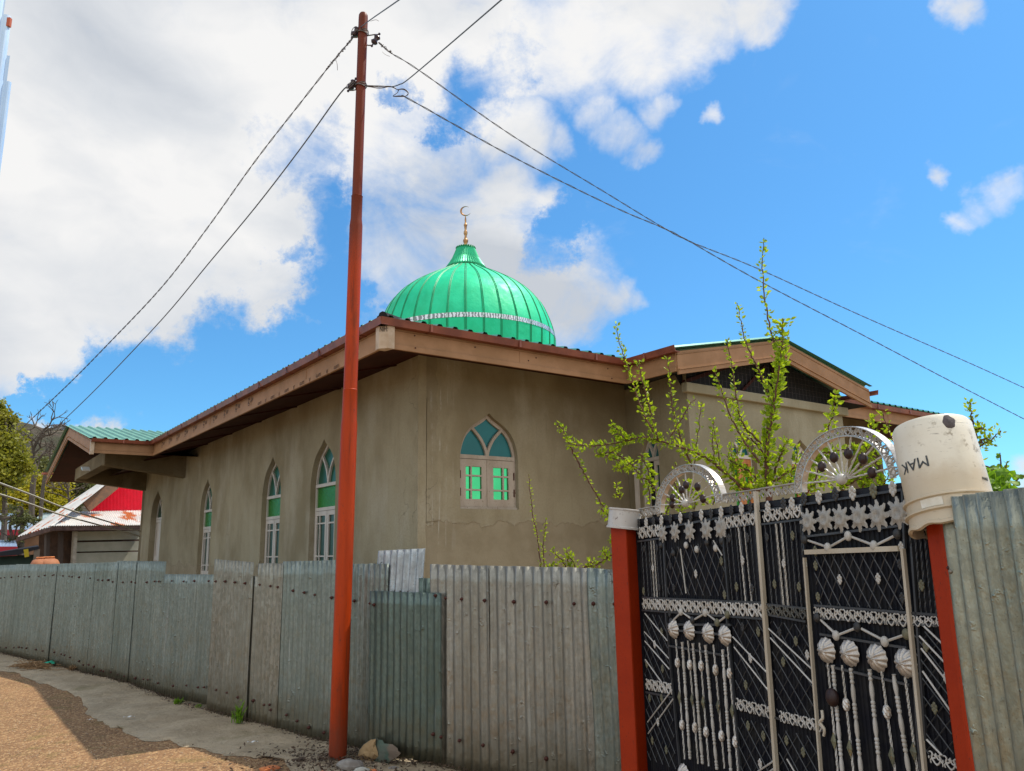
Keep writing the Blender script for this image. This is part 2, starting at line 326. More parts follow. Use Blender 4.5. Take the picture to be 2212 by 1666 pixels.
c = m.mix(m.rng(m.noise(1.1, 5, .6, (1,1,1), (6, 2, 0)), .56, .7, 0, .7), c, (.25, .21, .11))
m.col(c); m.bump(m.mth('ADD', m.noise(14, 7, .7), m.mth('MULTIPLY', m.noise(3, 4, .6), 1.5)), 1.0, .035); K['mud'] = m.m
K['earth'] = simple('earth', (.34, .25, .15), (.26, .20, .12), .5, .95, 0, .5, 3)
K['debris'] = simple('leaf_litter', (.10, .065, .04), (.045, .03, .02), 20, .95)
K['pebble'] = simple('grey_pebble', (.26, .24, .21), (.16, .14, .12), 12, .85, 0, .5, 40)
K['palestone'] = simple('pale_oval_stone', (.42, .41, .35), (.34, .33, .28), 20, .7)
K['brick'] = simple('orange_brick_chip', (.55, .20, .07), (.42, .13, .05), 20, .9, 0, .4, 60)
m = MT('split_river_stone', .85, 0, .3); x3 = m.z()
c = m.mix(m.rng(m.noise(6, 5, .6), .35, .65), (.055, .10, .075), (.10, .11, .085)); c = m.mix(m.rng(m.noise(3, 5, .6, (1,1,1), (2, 2, 2)), .5, .6), c, (.15, .115, .085))
m.col(c); m.bump(m.noise(12, 5, .6), .5, .02); K['greenstone'] = m.m
K['tanstone'] = simple('tan_split_face', (.36, .24, .115), (.29, .19, .09), 8, .85, 0, .4, 40)
K['straw'] = simple('dry_straw', (.30, .18, .08), (.16, .09, .04), 20, .9)
K['greenplastic'] = simple('green_plastic_scrap', (.02, .36, .22), None, rough=.4)
K['paper'] = simple('paper_scrap', (.62, .62, .60), None, rough=.8)
# foliage
def leafm(name, c1, c2, tr=.45):
    m = MT(name, .5, 0, .35)
    oi = m.noise(2.2, 3, .6); c = m.mix(m.rng(oi, .35, .65), c1, c2)
    c = m.mix(m.rng(m.noise(31, 2, .5), .4, .62, 0, .8), c, (c1[0] * .42, c1[1] * .52, c1[2] * .8))
    m.col(c); t = m.n('ShaderNodeBsdfTranslucent'); m.l(m.mix(1.0, c, (1.25, 1.25, .7), 'MULTIPLY'), t.inputs[0])
    a = m.n('ShaderNodeMixShader'); a.inputs[0].default_value = tr; m.l(m.b.outputs[0], a.inputs[1]); m.l(t.outputs[0], a.inputs[2])
    m.l(a.outputs[0], m.t.nodes['Material Output'].inputs[0]); return m.m
K['leaf'] = leafm('spring_leaf', (.36, .46, .02), (.46, .55, .025), .55)
K['leafb'] = leafm('broad_leaf', (.18, .34, .02), (.26, .42, .03))
K['olivel'] = leafm('olive_crown_leaf', (.27, .27, .03), (.38, .34, .035), .4)
K['yellowl'] = leafm('willow_yellow_leaf', (.50, .40, .02), (.38, .34, .02), .4)
K['darkl'] = leafm('dark_crown_leaf', (.12, .13, .04), (.19, .19, .06), .3)
K['bark'] = simple('reddish_bark', (.13, .050, .028), (.08, .034, .02), 30, .8, 0, .4, 60)
K['barkg'] = simple('grey_brown_bark', (.065, .05, .038), (.10, .08, .06), 15, .9, 0, .5, 30)
K['cable'] = simple('grey_cable', (.085, .09, .11), (.14, .15, .17), 30, .6, .3)
K['cablep'] = simple('pale_cable', (.42, .40, .33), None, rough=.6)
K['wire'] = simple('binding_wire', (.16, .135, .12), (.09, .075, .07), 60, .5, .6)
K['insul'] = simple('dark_insulator', (.035, .02, .03), (.06, .035, .04), 30, .3)

# ---------------------------------------------------------------- mesh builder
class MB:
    def __init__(s): s.v = []; s.f = []
    def add(s, vs_, fs):
        o = len(s.v); s.v += [Vector(q) for q in vs_]; s.f += [tuple(i + o for i in f) for f in fs]; return s
    def box(s, c, d, rz=0, M_=None):
        hx, hy, hz = d[0] / 2, d[1] / 2, d[2] / 2
        p = [Vector((x, y, z)) for x in (-hx, hx) for y in (-hy, hy) for z in (-hz, hz)]
        R_ = M_ or Matrix.Rotation(rz, 3, 'Z'); p = [R_ @ q + Vector(c) for q in p]
        return s.add(p, [(0,1,3,2),(4,6,7,5),(0,4,5,1),(2,3,7,6),(0,2,6,4),(1,5,7,3)])
    def hexa(s, lo, hi):                      # two quads (4 pts each) joined
        return s.add(list(lo) + list(hi), [(3,2,1,0),(4,5,6,7),(0,1,5,4),(1,2,6,5),(2,3,7,6),(3,0,4,7)])
    def bar(s, a, b, w, h, up=(0,0,1)):
        a, b = Vector(a), Vector(b); t = (b - a).normalized(); u = Vector(up); sd = t.cross(u)
        if sd.length < 1e-4: sd = t.cross(Vector((1,0,0)))
        sd.normalize(); u = sd.cross(t)
        q = lambda p: [p + sd*w/2 + u*h/2, p - sd*w/2 + u*h/2, p - sd*w/2 - u*h/2, p + sd*w/2 - u*h/2]
        return s.hexa(q(a), q(b))
    def tube(s, pts, r, n=6, caps=True, twist=0, flat=1.0):
        pts = [Vector(p) for p in pts]; k = len(pts)
        rr = r if isinstance(r, (list, tuple)) else [r] * k
        base = len(s.v); ref = None
        for i, p in enumerate(pts):
            t = (pts[min(i + 1, k - 1)] - pts[max(i - 1, 0)])
            if t.length < 1e-9: t = Vector((0, 0, 1))
            t.normalize()
            if ref is None:
                ref = t.cross(Vector((0, 0, 1)));
                if ref.length < .05: ref = t.cross(Vector((0, 1, 0)))
            ref = (ref - t * ref.dot(t)); ref = ref.normalized() if ref.length > 1e-6 else t.orthogonal().normalized()
            b = t.cross(ref)
            for j in range(n):
                a = 2 * math.pi * j / n + twist * i
                s.v.append(p + ref * math.cos(a) * rr[i] + b * math.sin(a) * rr[i] * flat)
        for i in range(k - 1):
            for j in range(n):
                a0 = base + i * n + j; a1 = base + i * n + (j + 1) % n
                s.f.append((a0, a1, a1 + n, a0 + n))
        if caps: s.f.append(tuple(base + j for j in range(n))[::-1]); s.f.append(tuple(base + (k - 1) * n + j for j in range(n)))
        return s
    def lathe(s, prof, c=(0,0,0), n=24, M_=None, a0=0, a1=2*math.pi, rib=None):
        c = Vector(c); full = abs(a1 - a0 - 2 * math.pi) < 1e-6; m_ = n if full else n + 1; base = len(s.v)
        for (r, z) in prof:
            for j in range(m_):
                a = a0 + (a1 - a0) * j / n; q = Vector((r * math.cos(a), r * math.sin(a), z))
                if M_: q = M_ @ q
                s.v.append(q + c)
        for i in range(len(prof) - 1):
            for j in range(n):
                j2 = (j + 1) % m_
                s.f.append((base + i*m_ + j, base + i*m_ + j2, base + (i+1)*m_ + j2, base + (i+1)*m_ + j))
        return s
    def ball(s, c, r, n=10, sq=(1,1,1)):
        k = n // 2 + 1; base = len(s.v); c = Vector(c)
        for i in range(k + 1):
            th = math.pi * i / k
            for j in range(n):
                a = 2 * math.pi * j / n
                s.v.append(c + Vector((r*sq[0]*math.sin(th)*math.cos(a), r*sq[1]*math.sin(th)*math.sin(a), r*sq[2]*math.cos(th))))
        for i in range(k):
            for j in range(n):
                j2 = (j + 1) % n; s.f.append((base+i*n+j, base+(i+1)*n+j, base+(i+1)*n+j2, base+i*n+j2))
        return s
    def poly(s, outer, holes=(), mp=None, thick=0):
        """flat polygon with holes, mp(u,v,d)->point; thick extrudes with d from 0 to thick and closes rims"""
        loops = [list(outer)] + [list(h) for h in holes]
        tri = tessellate_polygon([[Vector((p[0], p[1], 0)) for p in l] for l in loops])
        flat = [p for l in loops for p in l]; base = len(s.v)
        s.v += [Vector(mp(p[0], p[1], 0)) for p in flat]; s.f += [tuple(base + i for i in t) for t in tri]
        if thick:
            b2 = len(s.v); s.v += [Vector(mp(p[0], p[1], thick)) for p in flat]; s.f += [tuple(b2 + i for i in t)[::-1] for t in tri]
            o = 0
            for l in loops:
                k = len(l)
                for i in range(k):
                    a, b = o + i, o + (i + 1) % k; s.f.append((base + a, base + b, b2 + b, b2 + a))
                o += k
        return s
def fix_normals(me):
    import bmesh
    bm = bmesh.new(); bm.from_mesh(me); bmesh.ops.recalc_face_normals(bm, faces=bm.faces); bm.to_mesh(me); bm.free()
def mk(name, mb, mat, parent=None, world=False, smooth=False, recalc=True, bevel=0):
    vs_ = mb.v
    if parent is not None and world:
        iv = wmat(parent).inverted(); vs_ = [iv @ q for q in vs_]
    me = bpy.data.meshes.new(name); me.from_pydata([tuple(q) for q in vs_], [], mb.f)
    if recalc: fix_normals(me)
    if smooth:
        me.polygons.foreach_set('use_smooth', [True] * len(me.polygons))
        try: me.set_sharp_from_angle(angle=rad(42))
        except Exception: pass
    me.materials.append(K[mat] if isinstance(mat, str) else mat); me.update()
    o = bpy.data.objects.new(name, me); C.objects.link(o)
    if parent is not None: o.parent = parent
    if bevel:
        b = o.modifiers.new('bevel', 'BEVEL'); b.width = bevel; b.segments = 2; b.limit_method = 'ANGLE'
    return o
def wmat(o):
    m_ = o.matrix_basis.copy(); p = o.parent
    while p is not None: m_ = p.matrix_basis @ m_; p = p.parent
    return m_
def thing(name, label, cat, loc=(0,0,0), rz=0, group=None):
    o = bpy.data.objects.new(name, None); C.objects.link(o); o.location = loc; o.rotation_euler = (0, 0, rz); o.empty_display_size = .2
    o['label'] = label; o['category'] = cat
    if group: o['group'] = group
    return o
def tag(o, label, cat, group=None, kind=None):
    o['label'] = label; o['category'] = cat
    if group: o['group'] = group
    if kind: o['kind'] = kind
    return o
def struct(name, mb, mat, **k):
    o = mk(name, mb, mat, **k); o['kind'] = 'structure'; return o
def inst(src, parent, loc, rot=(0,0,0), scale=(1,1,1), mat=None, name=None):
    o = src.copy() if name is None else bpy.data.objects.new(name, src.data)
    C.objects.link(o); o.parent = parent; o.location = loc; o.rotation_euler = rot; o.scale = scale
    if mat:
        o.material_slots[0].link = 'OBJECT'; o.material_slots[0].material = K[mat]
    return o
def cr_spline(pts, k=6, closed=False):
    pts = [Vector(p) for p in pts]; out = []; n = len(pts)
    for i in range(n - 1):
        p0, p1, p2, p3 = pts[max(i-1, 0)], pts[i], pts[i+1], pts[min(i+2, n-1)]
        for j in range(k):
            t = j / k
            out.append(.5*((2*p1) + (-p0+p2)*t + (2*p0-5*p1+4*p2-p3)*t*t + (-p0+3*p1-3*p2+p3)*t**3))
    out.append(pts[-1]); return out

# ================================================================ GROUND
def hgt(x, y): return .010 * mnoise.fractal(Vector((x*.7, y*.7, 2)), 1, 2, 4)
g = MB(); nx = 60
for (x0, x1, y0, y1, n) in ((-400, 400, -60, 700, 2),):
    g.add([(x0, y0, -.35), (x1, y0, -.35), (x1, y1, -.35), (x0, y1, -.35)], [(0,1,2,3)])
struct('ground', g, 'earth')
g = MB(); nx, ny = 150, 150; X0, X1, Y0, Y1 = -16, 6, 1.0, 24
for j in range(ny + 1):
    for i in range(nx + 1):
        x = X0 + (X1 - X0) * i / nx; y = Y0 + (Y1 - Y0) * j / ny; g.v.append(Vector((x, y, hgt(x, y) - .012)))
for j in range(ny):
    for i in range(nx):
        a = j * (nx + 1) + i; g.f.append((a, a+1, a+nx+2, a+nx+1))
struct('road', g, 'road', smooth=True)
# mud verge between road and fence, ragged road-side edge
FL = [Vector((-12.0, 17.2, 0)), Vector((-9.22, 14.52, 0)), Vector((-5.25, 10.95, 0)), Vector((-3.5, 9.05, 0)), Vector((-1.0, 6.75, 0)), Vector((.80, 5.50, 0))]
edge_px = [(-160,1425),(0,1447),(40,1455),(96,1477),(165,1505),(199,1545),(255,1579),(369,1604),(437,1615),(536,1634),(620,1648),(700,1680),(900,1700),(1300,1790)]
ep = [at_z(x, y, 0) for x, y in edge_px]
ep = cr_spline(ep, 8)
def along(poly, t):
    L = [0]
    for a, b in zip(poly, poly[1:]): L.append(L[-1] + (b - a).length)
    d = t * L[-1]
    for i in range(len(poly) - 1):
        if d <= L[i+1] or i == len(poly) - 2: return poly[i].lerp(poly[i+1], (d - L[i]) / (L[i+1] - L[i]))
FL_in = [p + Vector((.5, .5, 0)) for p in FL]
g = MB(); n1_, n2_ = 260, 26
for i in range(n1_ + 1):
    t = i / n1_; a = along(ep, t); b = along(FL_in, t)
    for j in range(n2_ + 1):
        s_ = j / n2_; p = a.lerp(b, s_)
        if j == 0: p += (a - b).normalized() * .17 * mnoise.fractal(Vector((p.x*2.2, p.y*2.2, 5)), 1, 2, 5)
        z = hgt(p.x, p.y) + .004 + min(1, s_ * 6) * (.010 + .022 * (mnoise.fractal(Vector((p.x*2.3, p.y*2.3, 0)), .8, 2, 6)))
        z += 0
        if j == 0: z = hgt(p.x, p.y) - .008
        g.v.append(Vector((p.x, p.y, z)))
for i in range(n1_):
    for j in range(n2_):
        a = i * (n2_ + 1) + j; g.f.append((a, a+1, a+n2_+2, a+n2_+1))
struct('verge', g, 'mud', smooth=True)

# ================================================================ MOSQUE
CR = Vector((-1.1554, 9.4295, 0)); AZ = rad(36.4)
DR = Vector((math.cos(AZ), math.sin(AZ), 0)); DL = Vector((-math.sin(AZ), math.cos(AZ), 0))
mosque = thing('mosque', 'plastered concrete mosque with green dome and arched windows behind the tin fence', 'mosque', CR, AZ)
def loc(p): q = p - CR; return Vector((q.dot(DR), q.dot(DL), p.z))
PR = 10.6; PLn = 15.6; ZT = 4.14                     # plan size and wall top
def arch(cx, w, zb, zs, H, n=7, inset=0):
    w -= inset; base = [(1,0),(.985,.17),(.92,.44),(.80,.72),(.63,.94),(.42,1.10),(.24,1.22),(.10,1.33),(0,1.43)]
    k = H / 1.43 / 1.0
    pts = [(cx + w*a, zs + (b / 1.0) * k * (1 if inset == 0 else (H - inset*1.5) / H)) for a, b in base]
    sp = cr_spline([(p[0], p[1], 0) for p in pts], 3); R_ = [(p.x, p.y) for p in sp]
    L_ = [(2*cx - x, y) for x, y in R_[::-1]][1:]
    return [(cx + w, zb + inset)] + R_ + L_ + [(cx - w, zb + inset)]
# facade frames: m(u along wall, z, depth inward) -> building coordinates
mF = lambda u, z, d: (u, 0 + d, z)                    # front wall, faces -b
mS = lambda u, z, d: (0 + d, u, z)                    # long side wall, faces -a
BAY = [Vector((3.55, 0, 0)), Vector((3.12, -1.58, 0)), Vector((6.75, -1.58, 0)), Vector((6.75, 0, 0))]
tb = (BAY[1] - BAY[0]).normalized(); nb = Vector((tb.y, -tb.x, 0));  nb = nb if nb.x > 0 else -nb
mB1 = lambda u, z, d: tuple(BAY[0] + tb*u + nb*d + Vector((0,0,z)))
mB2 = lambda u, z, d: (u, -1.58 + d, z)
# windows: (frame fn, centre, half width, z bottom, z spring, arch height, type)
wins = dict(
 F=[(mF, 1.055, .455, 2.155, 2.82, .58, 'A')],
 S=[(mS, 2.91, .475, 1.38, 2.66, .69, 'B'), (mS, 5.15, .465, 1.38, 2.62, .69, 'B'), (mS, 9.18, .45, 1.22, 2.58, .68, 'B'), (mS, 13.85, .62, 1.0, 2.62, .72, 'D')],
 B1=[(mB1, .62, .24, 1.95, 2.86, .36, 'C')],
 B2=[(mB2, 4.22, .255, 1.9, 2.84, .34, 'W'), (mB2, 5.55, .255, 1.9, 2.82, .34, 'W')])
def wall_mesh(mp, outer, ws, depth=.17):
    mb = MB(); holes = [arch(w[1], w[2], w[3], w[4], w[5]) for w in ws]
    mb.poly(outer, holes, mp)
    for h in holes:
        k = len(h); b = len(mb.v); mb.v += [Vector(mp(x, y, 0)) for x, y in h] + [Vector(mp(x, y, depth)) for x, y in h]
        for i in range(k): mb.f.append((b+i, b+(i+1) % k, b+k+(i+1) % k, b+k+i))
    return mb
mk('wall', wall_mesh(mF, [(0,0),(3.55,0),(3.55,ZT),(0,ZT)], wins['F']), 'wall_front', mosque)
mk('wall', wall_mesh(mS, [(0,0),(PLn,0),(PLn,ZT),(0,ZT)], wins['S'], .2), 'wall_side', mosque)
mb = wall_mesh(mB1, [(0,0),((BAY[1]-BAY[0]).length,0),((BAY[1]-BAY[0]).length,3.98),(0,3.98)], wins['B1'], .12)
mk('wall', mb, 'wall_side', mosque)
mb = wall_mesh(mB2, [(3.12,0),(6.75,0),(6.75,3.74),(3.12,3.74)], wins['B2'], .12)
mb.add([(6.75,-1.58,0),(6.75,0,0),(6.75,0,3.98),(6.75,-1.58,3.98)], [(0,1,2,3)]); mk('bay_wall', mb, 'wall_gable', mosque)
mb = MB(); mb.box((8.7, .15, 2.0), (3.9, .3, 4.1)).box((PR, 7.8, 2.0), (.3, 15.6, 4.1)).box((5.3, PLn, 2.0), (10.6, .3, 4.1)); mk('rear_wall', mb, 'concrete', mosque)
# thin ragged plaster strip at the corner, and patch beside it
mb = MB(); pts = []
for i in range(40):
    z = i * ZT / 39; pts.append((.10 + .012 * mnoise.noise(Vector((0, z*5, 1))) , z))
mb.poly([(-.012, 0)] + pts + [(-.012, ZT)], (), lambda u, z, d: (u, -.014 + d, z), .013)
mk('plaster_strip', mb, 'wall_side', mosque)
rnd = random.Random(8); pp = []
for (x, z) in [(.112,3.50),(.20,3.49),(.30,3.475),(.40,3.45),(.405,3.36),(.37,3.22),(.36,3.0),(.33,2.85),(.345,2.6),(.32,2.4),(.33,2.2),(.30,2.02),(.112,1.99)]: pp.append((x, z, 0))
pp = [(p.x + rnd.gauss(0, .004), p.y + rnd.gauss(0, .004)) for p in cr_spline(pp, 5)]
mk('plaster_patch', MB().poly(pp, (), lambda u, z, d: (u, -.012 + d, z), .011), 'wall_front', mosque)
# band under the bay gable
mb = MB(); mb.box((4.93, -1.605, 3.675), (3.78, .10, .13)); mk('ledge', mb, 'wall_gable', mosque, bevel=.012)
# soffits
def eave_pts(o, z): return o
sof = MB()
zf, zw = 3.80, 4.05
# left eave soffit (slopes up to wall), front soffit
sof.add([(-.95, -.95, zf), (-.95, 16.5, zf), (.02, 16.5, zw), (.02, .02, zw)], [(0,1,2,3)])
sof.add([(-.95, -.95, zf), (.02, .02, zw), (3.6, .02, zw), (2.65, -.95, zf)], [(0,1,2,3)])
sof.add([(6.9, -.95, zf), (6.9, .02, zw), (PR, .02, zw), (PR+.95, -.95, zf)], [(0,1,2,3)])
sof.add([(PR+.95, -.95, zf), (PR, .02, zw), (PR, 15.6, zw), (PR+.95, 16.5, zf)], [(0,1,2,3)])
for i in range(9):                                         # battens across the left soffit
    y = .6 + i * 1.75; sof.bar((-.93, y, zf + .0), (.0, y, zw - .015), .03, .02)
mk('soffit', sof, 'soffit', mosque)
# bay soffit
sb = MB(); sb.add([(2.65, -1.85, zf), (2.65, -.9, zf), (3.55, .0, 3.97), (3.14, -1.56, 3.90)], [(0,1,2,3)])
mk('bay_soffit', sb, 'dark', mosque); sb = MB(); sb.add([(7.10, -1.85, 3.76), (6.73, -1.56, 3.86), (6.73, 0, 3.86), (7.10, -.9, 3.76)], [(0,1,2,3)])
mk('bay_soffit', sb, 'dark', mosque)
# fascia panels: a main face, a lower lip and a groove
def fascia(pl, z0, z1, name='fascia', mat='fascia', out=None, closed=False):
    mb = MB()
    for (a, b) in zip(pl, pl[1:]):
        a, b = Vector(a), Vector(b); t = (b - a).normalized(); n = Vector(out(t)) if out else Vector((t.y, -t.x, 0))
        ex = t * .012
        def slab(za, zb, d):
            za0, zb0 = (za[0] if isinstance(za, tuple) else za), (zb[0] if isinstance(zb, tuple) else zb)
            q = lambda p, z, dd: Vector((p.x, p.y, p.z + z)) + n*dd
            mb.hexa([q(a, za, 0), q(b, za, 0), q(b, za, d), q(a, za, d)], [q(a, zb, 0), q(b, zb, 0), q(b, zb, d), q(a, zb, d)])
        slab(z0, z0 + .055, .030); slab(z0 + .058, z0 + .068, .022); slab(z0 + .071, z1 - .045, .014); slab(z1 - .042, z1 - .034, .02); slab(z1 - .031, z1, .014)
        L = (b - a).length; k = int(L / 2.4)
        for i in range(1, k + 1):
            p = a + t * (L * i / (k + 1)); mb.bar(p + n*.016 + Vector((0,0,z0+.07)), p + n*.016 + Vector((0,0,z1)), .012, .006, n)
    return mk(name, mb, mat, mosque)
e0 = -.95
fL = fascia([(e0, 10.05, 0), (e0, e0, 0)], zf - .01, 4.045, out=lambda t: (-1, 0, 0))
fascia([(e0, 16.5, 0), (e0, 17.6, 0)], zf - .01, 4.045, out=lambda t: (-1, 0, 0))
fascia([(e0, e0, 0), (2.65, e0, 0)], zf - .01, 4.045, out=lambda t: (0, -1, 0))
fascia([(2.65, e0, 0), (2.65, -1.85, 0)], zf - .01, 4.045, out=lambda t: (-1, 0, 0))
fascia([(7.1, e0, 0), (PR+.95, e0, 0)], zf - .01, 4.045, out=lambda t: (0, -1, 0))
fascia([(PR+.95, e0, 0), (PR+.95, 16.5, 0)], zf - .01, 4.045, out=lambda t: (1, 0, 0))
mb = MB(); mb.add([(-1.03,-.88,3.775),(-1.03,-.955,3.775),(-.955,-1.03,3.775),(-.88,-1.03,3.775),(-1.03,-.88,4.04),(-1.03,-.955,4.04),(-.955,-1.03,4.04),(-.88,-1.03,4.04),(-.955,-.955,3.755),(-.94,-.94,4.04)],
    [(0,1,5,4),(1,2,6,5),(2,3,7,6),(0,8,1),(1,8,2),(2,8,3),(4,5,6,7,9)]); cap = mk('corner_cap', mb, 'fascia_pale', mosque)
# screws in the fascia
for (x, y, z) in [(-.60,-.967,3.98),(-.60,-.985,3.835),(1.1,-.967,3.95),(.98,-.967,3.9),(2.3,-.967,3.96),(2.35,-.985,3.83),(.2,-.967,3.96)]:
    mk('screw', MB().ball((x, y, z), .009, 8), 'screw', fL)
# gutters
def gutter(pl, zb, h, out, ends=True):
    mb = MB()
    for a, b in zip(pl, pl[1:]):
        a, b = Vector(a), Vector(b); n = Vector(out)
        q = lambda p, d, z: p + n*d + Vector((0,0,z))
        prof = [(.02, zb), (.105, zb), (.125, zb + h), (.115, zb + h), (.098, zb + .012), (.02, zb + .012)]
        base = len(mb.v); mb.v += [q(a, d, z) for d, z in prof] + [q(b, d, z) for d, z in prof]
        for i in range(6): mb.f.append((base+i, base+(i+1) % 6, base+6+(i+1) % 6, base+6+i))
        mb.f.append(tuple(base+i for i in range(6))); mb.f.append(tuple(base+6+i for i in range(6))[::-1])
        L = (b-a).length; k = max(1, int(L / 1.1)); t = (b-a).normalized()
        for i in range(k):
            p = a + t * (L * (i + .5) / k); r = q(p, .075, zb + h/2 + .0);
            mb.bar(q(p, .127, zb - .004), q(p, .127, zb + h + .004), .03, .006, n)
            mb.bar(q(p, .02, zb - .004), q(p, .127, zb - .004), .03, .004)
    return mk('gutter', mb, 'gutter', mosque)
gutter([(e0, 10.0, 0), (e0, -1.06, 0)], 4.022, .080, (-1, 0, 0))
gutter([(-1.06, e0, 0), (2.62, e0, 0)], 4.022, .080, (0, -1, 0))
gutter([(2.65, -.9, 0), (2.65, -1.93, 0)], 4.022, .080, (-1, 0, 0))
gutter([(7.15, e0, 0), (PR+1.05, e0, 0)], 4.0, .080, (0, -1, 0))
gutter([(7.12, -1.95, 0), (7.12, -.9, 0)], 3.94, .080, (1, 0, 0))
# roofs of ribbed sheet: 4 hipped slopes
TAN = math.tan(rad(12)); per = .205
rprof = [(0, 0), (.28, 0), (.40, .034), (.60, .034), (.72, 0), (1, 0)]
def slope(u0, u1, s0, smax, fn, zb=4.108, tan=TAN):
    mb = MB(); u = u0; k = 0
    while u < u1 - 1e-6:
        for i in range(len(rprof) - 1):
            ua = u + per*rprof[i][0]; ub = u + per*rprof[i+1][0]; za, zb_ = rprof[i][1], rprof[i+1][1]
            if ub > u1: break
            sa, sb_ = smax(ua), smax(ub)
            mb.add([fn(ua, s0, zb + za), fn(ub, s0, zb + zb_), fn(ub, sb_, zb + zb_ + (sb_-s0)*tan), fn(ua, sa, zb + za + (sa-s0)*tan)], [(0,1,2,3)])
        u += per
    return mb
A0, A1, B0, B1 = -1.03, PR + 1.03, -1.03, 16.6; mid = (A0 + A1) / 2
hmax = lambda lo, hi: (lambda u: max(.02, min(u - lo, hi - u, (A1 - A0) / 2)))
mk('roof', slope(B0, B1, 0, hmax(B0, B1), lambda u, s_, z: (A0 + s_, u, z), 4.112), 'roof', mosque)
mk('roof', slope(A0, A1, 0, hmax(A0, A1), lambda u, s_, z: (u, B0 + s_, z)), 'roof', mosque)
mk('roof', slope(B0, B1, 0, hmax(B0, B1), lambda u, s_, z: (A1 - s_, u, z)), 'roof', mosque)
mk('roof', slope(A0, A1, 0, hmax(A0, A1), lambda u, s_, z: (u, B1 - s_, z)), 'roof', mosque)
# black closing strip under the corner where hips meet
mk('hip_cap', MB().tube([(-1.02,-1.02,4.125),(-.6,-.6,4.22),(4.2,4.2,5.25)], [.05, .065, .06], 8), 'dark', mosque, smooth=True)
# bay gable roof + rake fascia
ga, gz = 4.88, 4.60
def gable_roof(c, half, y0, y1, ze, za, fn, name='bay_roof'):
    mb = MB()
    for sgn in (-1, 1):
        u = 0
        while y0 + u < y1:
            for i in range(len(rprof) - 1):
                a = y0 + u + per*rprof[i][0]; b = y0 + u + per*rprof[i+1][0]; ha, hb = rprof[i][1], rprof[i+1][1]
                mb.add([fn(c + sgn*half, a, ze + ha), fn(c + sgn*half, b, ze + hb), fn(c, b, za + hb), fn(c, a, za + ha)], [(0,1,2,3)])
            u += per
    return mk(name, mb, 'roof', mosque)
gable_roof(ga, 2.30, -1.90, 1.6, 4.085, 4.56, lambda c, y, z: (c, y, z))
def rake(p0, p1, n, h=.30):
    p0, p1, n = Vector(p0), Vector(p1), Vector(n); mb = MB()
    def slab(z0, z1, d):
        q = lambda p, z, dd: p + Vector((0,0,z)) + n*dd
        mb.hexa([q(p0,z0,0), q(p1,z0,0), q(p1,z0,d), q(p0,z0,d)], [q(p0,z1,0), q(p1,z1,0), q(p1,z1,d), q(p0,z1,d)])
    slab(-h, -h + .055, .032); slab(-h + .058, -h + .07, .045); slab(-h + .073, -.045, .014); slab(-.042, -.032, .022); slab(-.029, 0, .014)
    return mk('rake_fascia', mb, 'fascia', mosque)
rake((2.65, -1.85, 4.05), (ga, -1.85, 4.52), (0, -1, 0)); rake((ga, -1.85, 4.52), (7.12, -1.85, 4.03), (0, -1, 0))
# dark loft behind the bay gable: mesh and truss
lb = MB(); lb.add([(3.1,-1.50,3.72),(6.78,-1.50,3.72),(6.9,-1.50,3.98),(ga,-1.50,4.42),(2.9,-1.50,3.98)], [(0,1,2,3,4)]); mk('loft_backing', lb, 'dark', mosque)
lb = MB(); lb.bar((3.1,-1.54,3.76),(4.8,-1.54,4.35),.03,.05); lb.bar((5.1,-1.54,3.75),(5.1,-1.54,4.3),.04,.05); lb.bar((4.3,-1.54,3.75),(4.9,-1.54,4.2),.03,.04); mk('truss', lb, 'soffit', mosque)
lb = MB()
for i in range(40):
    x = 3.25 + i * .09; zt = 4.40 - abs(x - ga) * .21
    lb.tube([(x, -1.56, 3.74), (x, -1.56, zt)], .0011, 3)
for j in range(8):
    z = 3.78 + j*.08; w_ = min(1.8, (4.42 - z) / .21)
    lb.tube([(max(3.2, ga - w_), -1.56, z), (min(6.75, ga + w_), -1.56, z)], .0011, 3)
mk('wire_mesh', lb, 'wire', mosque)

# ---- left portico: gable roof on two cantilever beams
pc, ph = 14.0, 3.98
mb = MB()
gb = gable_roof(pc, ph + .08, 0, .01, 4.13, 4.97, lambda c, y, z: (0, c, z), 'unused'); bpy.data.objects.remove(gb)
for sgn in (-1, 1):
    u = -2.24
    while u < 2.8:
        for i in range(len(rprof) - 1):
            a = u + per*rprof[i][0]; b = u + per*rprof[i+1][0]; ha, hb = rprof[i][1], rprof[i+1][1]
            mb.add([(a, pc + sgn*(ph+.08), 4.095 + ha), (b, pc + sgn*(ph+.08), 4.095 + hb), (b, pc, 4.91 + hb), (a, pc, 4.91 + ha)], [(0,1,2,3)])
        u += per
mk('porch_roof', mb, 'roof', mosque)
fascia([(e0, pc - ph, 0), (-2.14, pc - ph, 0)], zf - .01, 4.045, out=lambda t: (0, -1, 0))
gutter([(-.98, pc - ph, 0), (-2.2, pc - ph, 0)], 4.022, .07, (0, -1, 0))
rake((-2.15, pc - ph - .03, 4.05), (-2.15, pc, 4.87), (-1, 0, 0)); rake((-2.15, pc, 4.87), (-2.15, pc + ph, 4.05), (-1, 0, 0))
gutter([(-2.3, pc + ph, 0), (-1, pc + ph, 0)], 4.022, .07, (0, 1, 0))
mb = MB(); mb.box((-2.16, pc - ph + .0, 3.905), (.07, .10, .29)); mk('corner_cap', mb, 'fascia_pale', mosque)
mb = MB()
mb.add([(-2.1, pc-ph, zf+.02), (-2.1, pc-.0, 4.60), (0, pc, 4.60), (0, pc-ph, zf+.02)], [(0,1,2,3)]); mb.add([(-2.1, pc, 4.60), (-2.1, pc+ph, zf+.02), (0, pc+ph, zf+.02), (0, pc, 4.60)], [(0,1,2,3)])
mk('porch_soffit', mb, 'soffit', mosque)
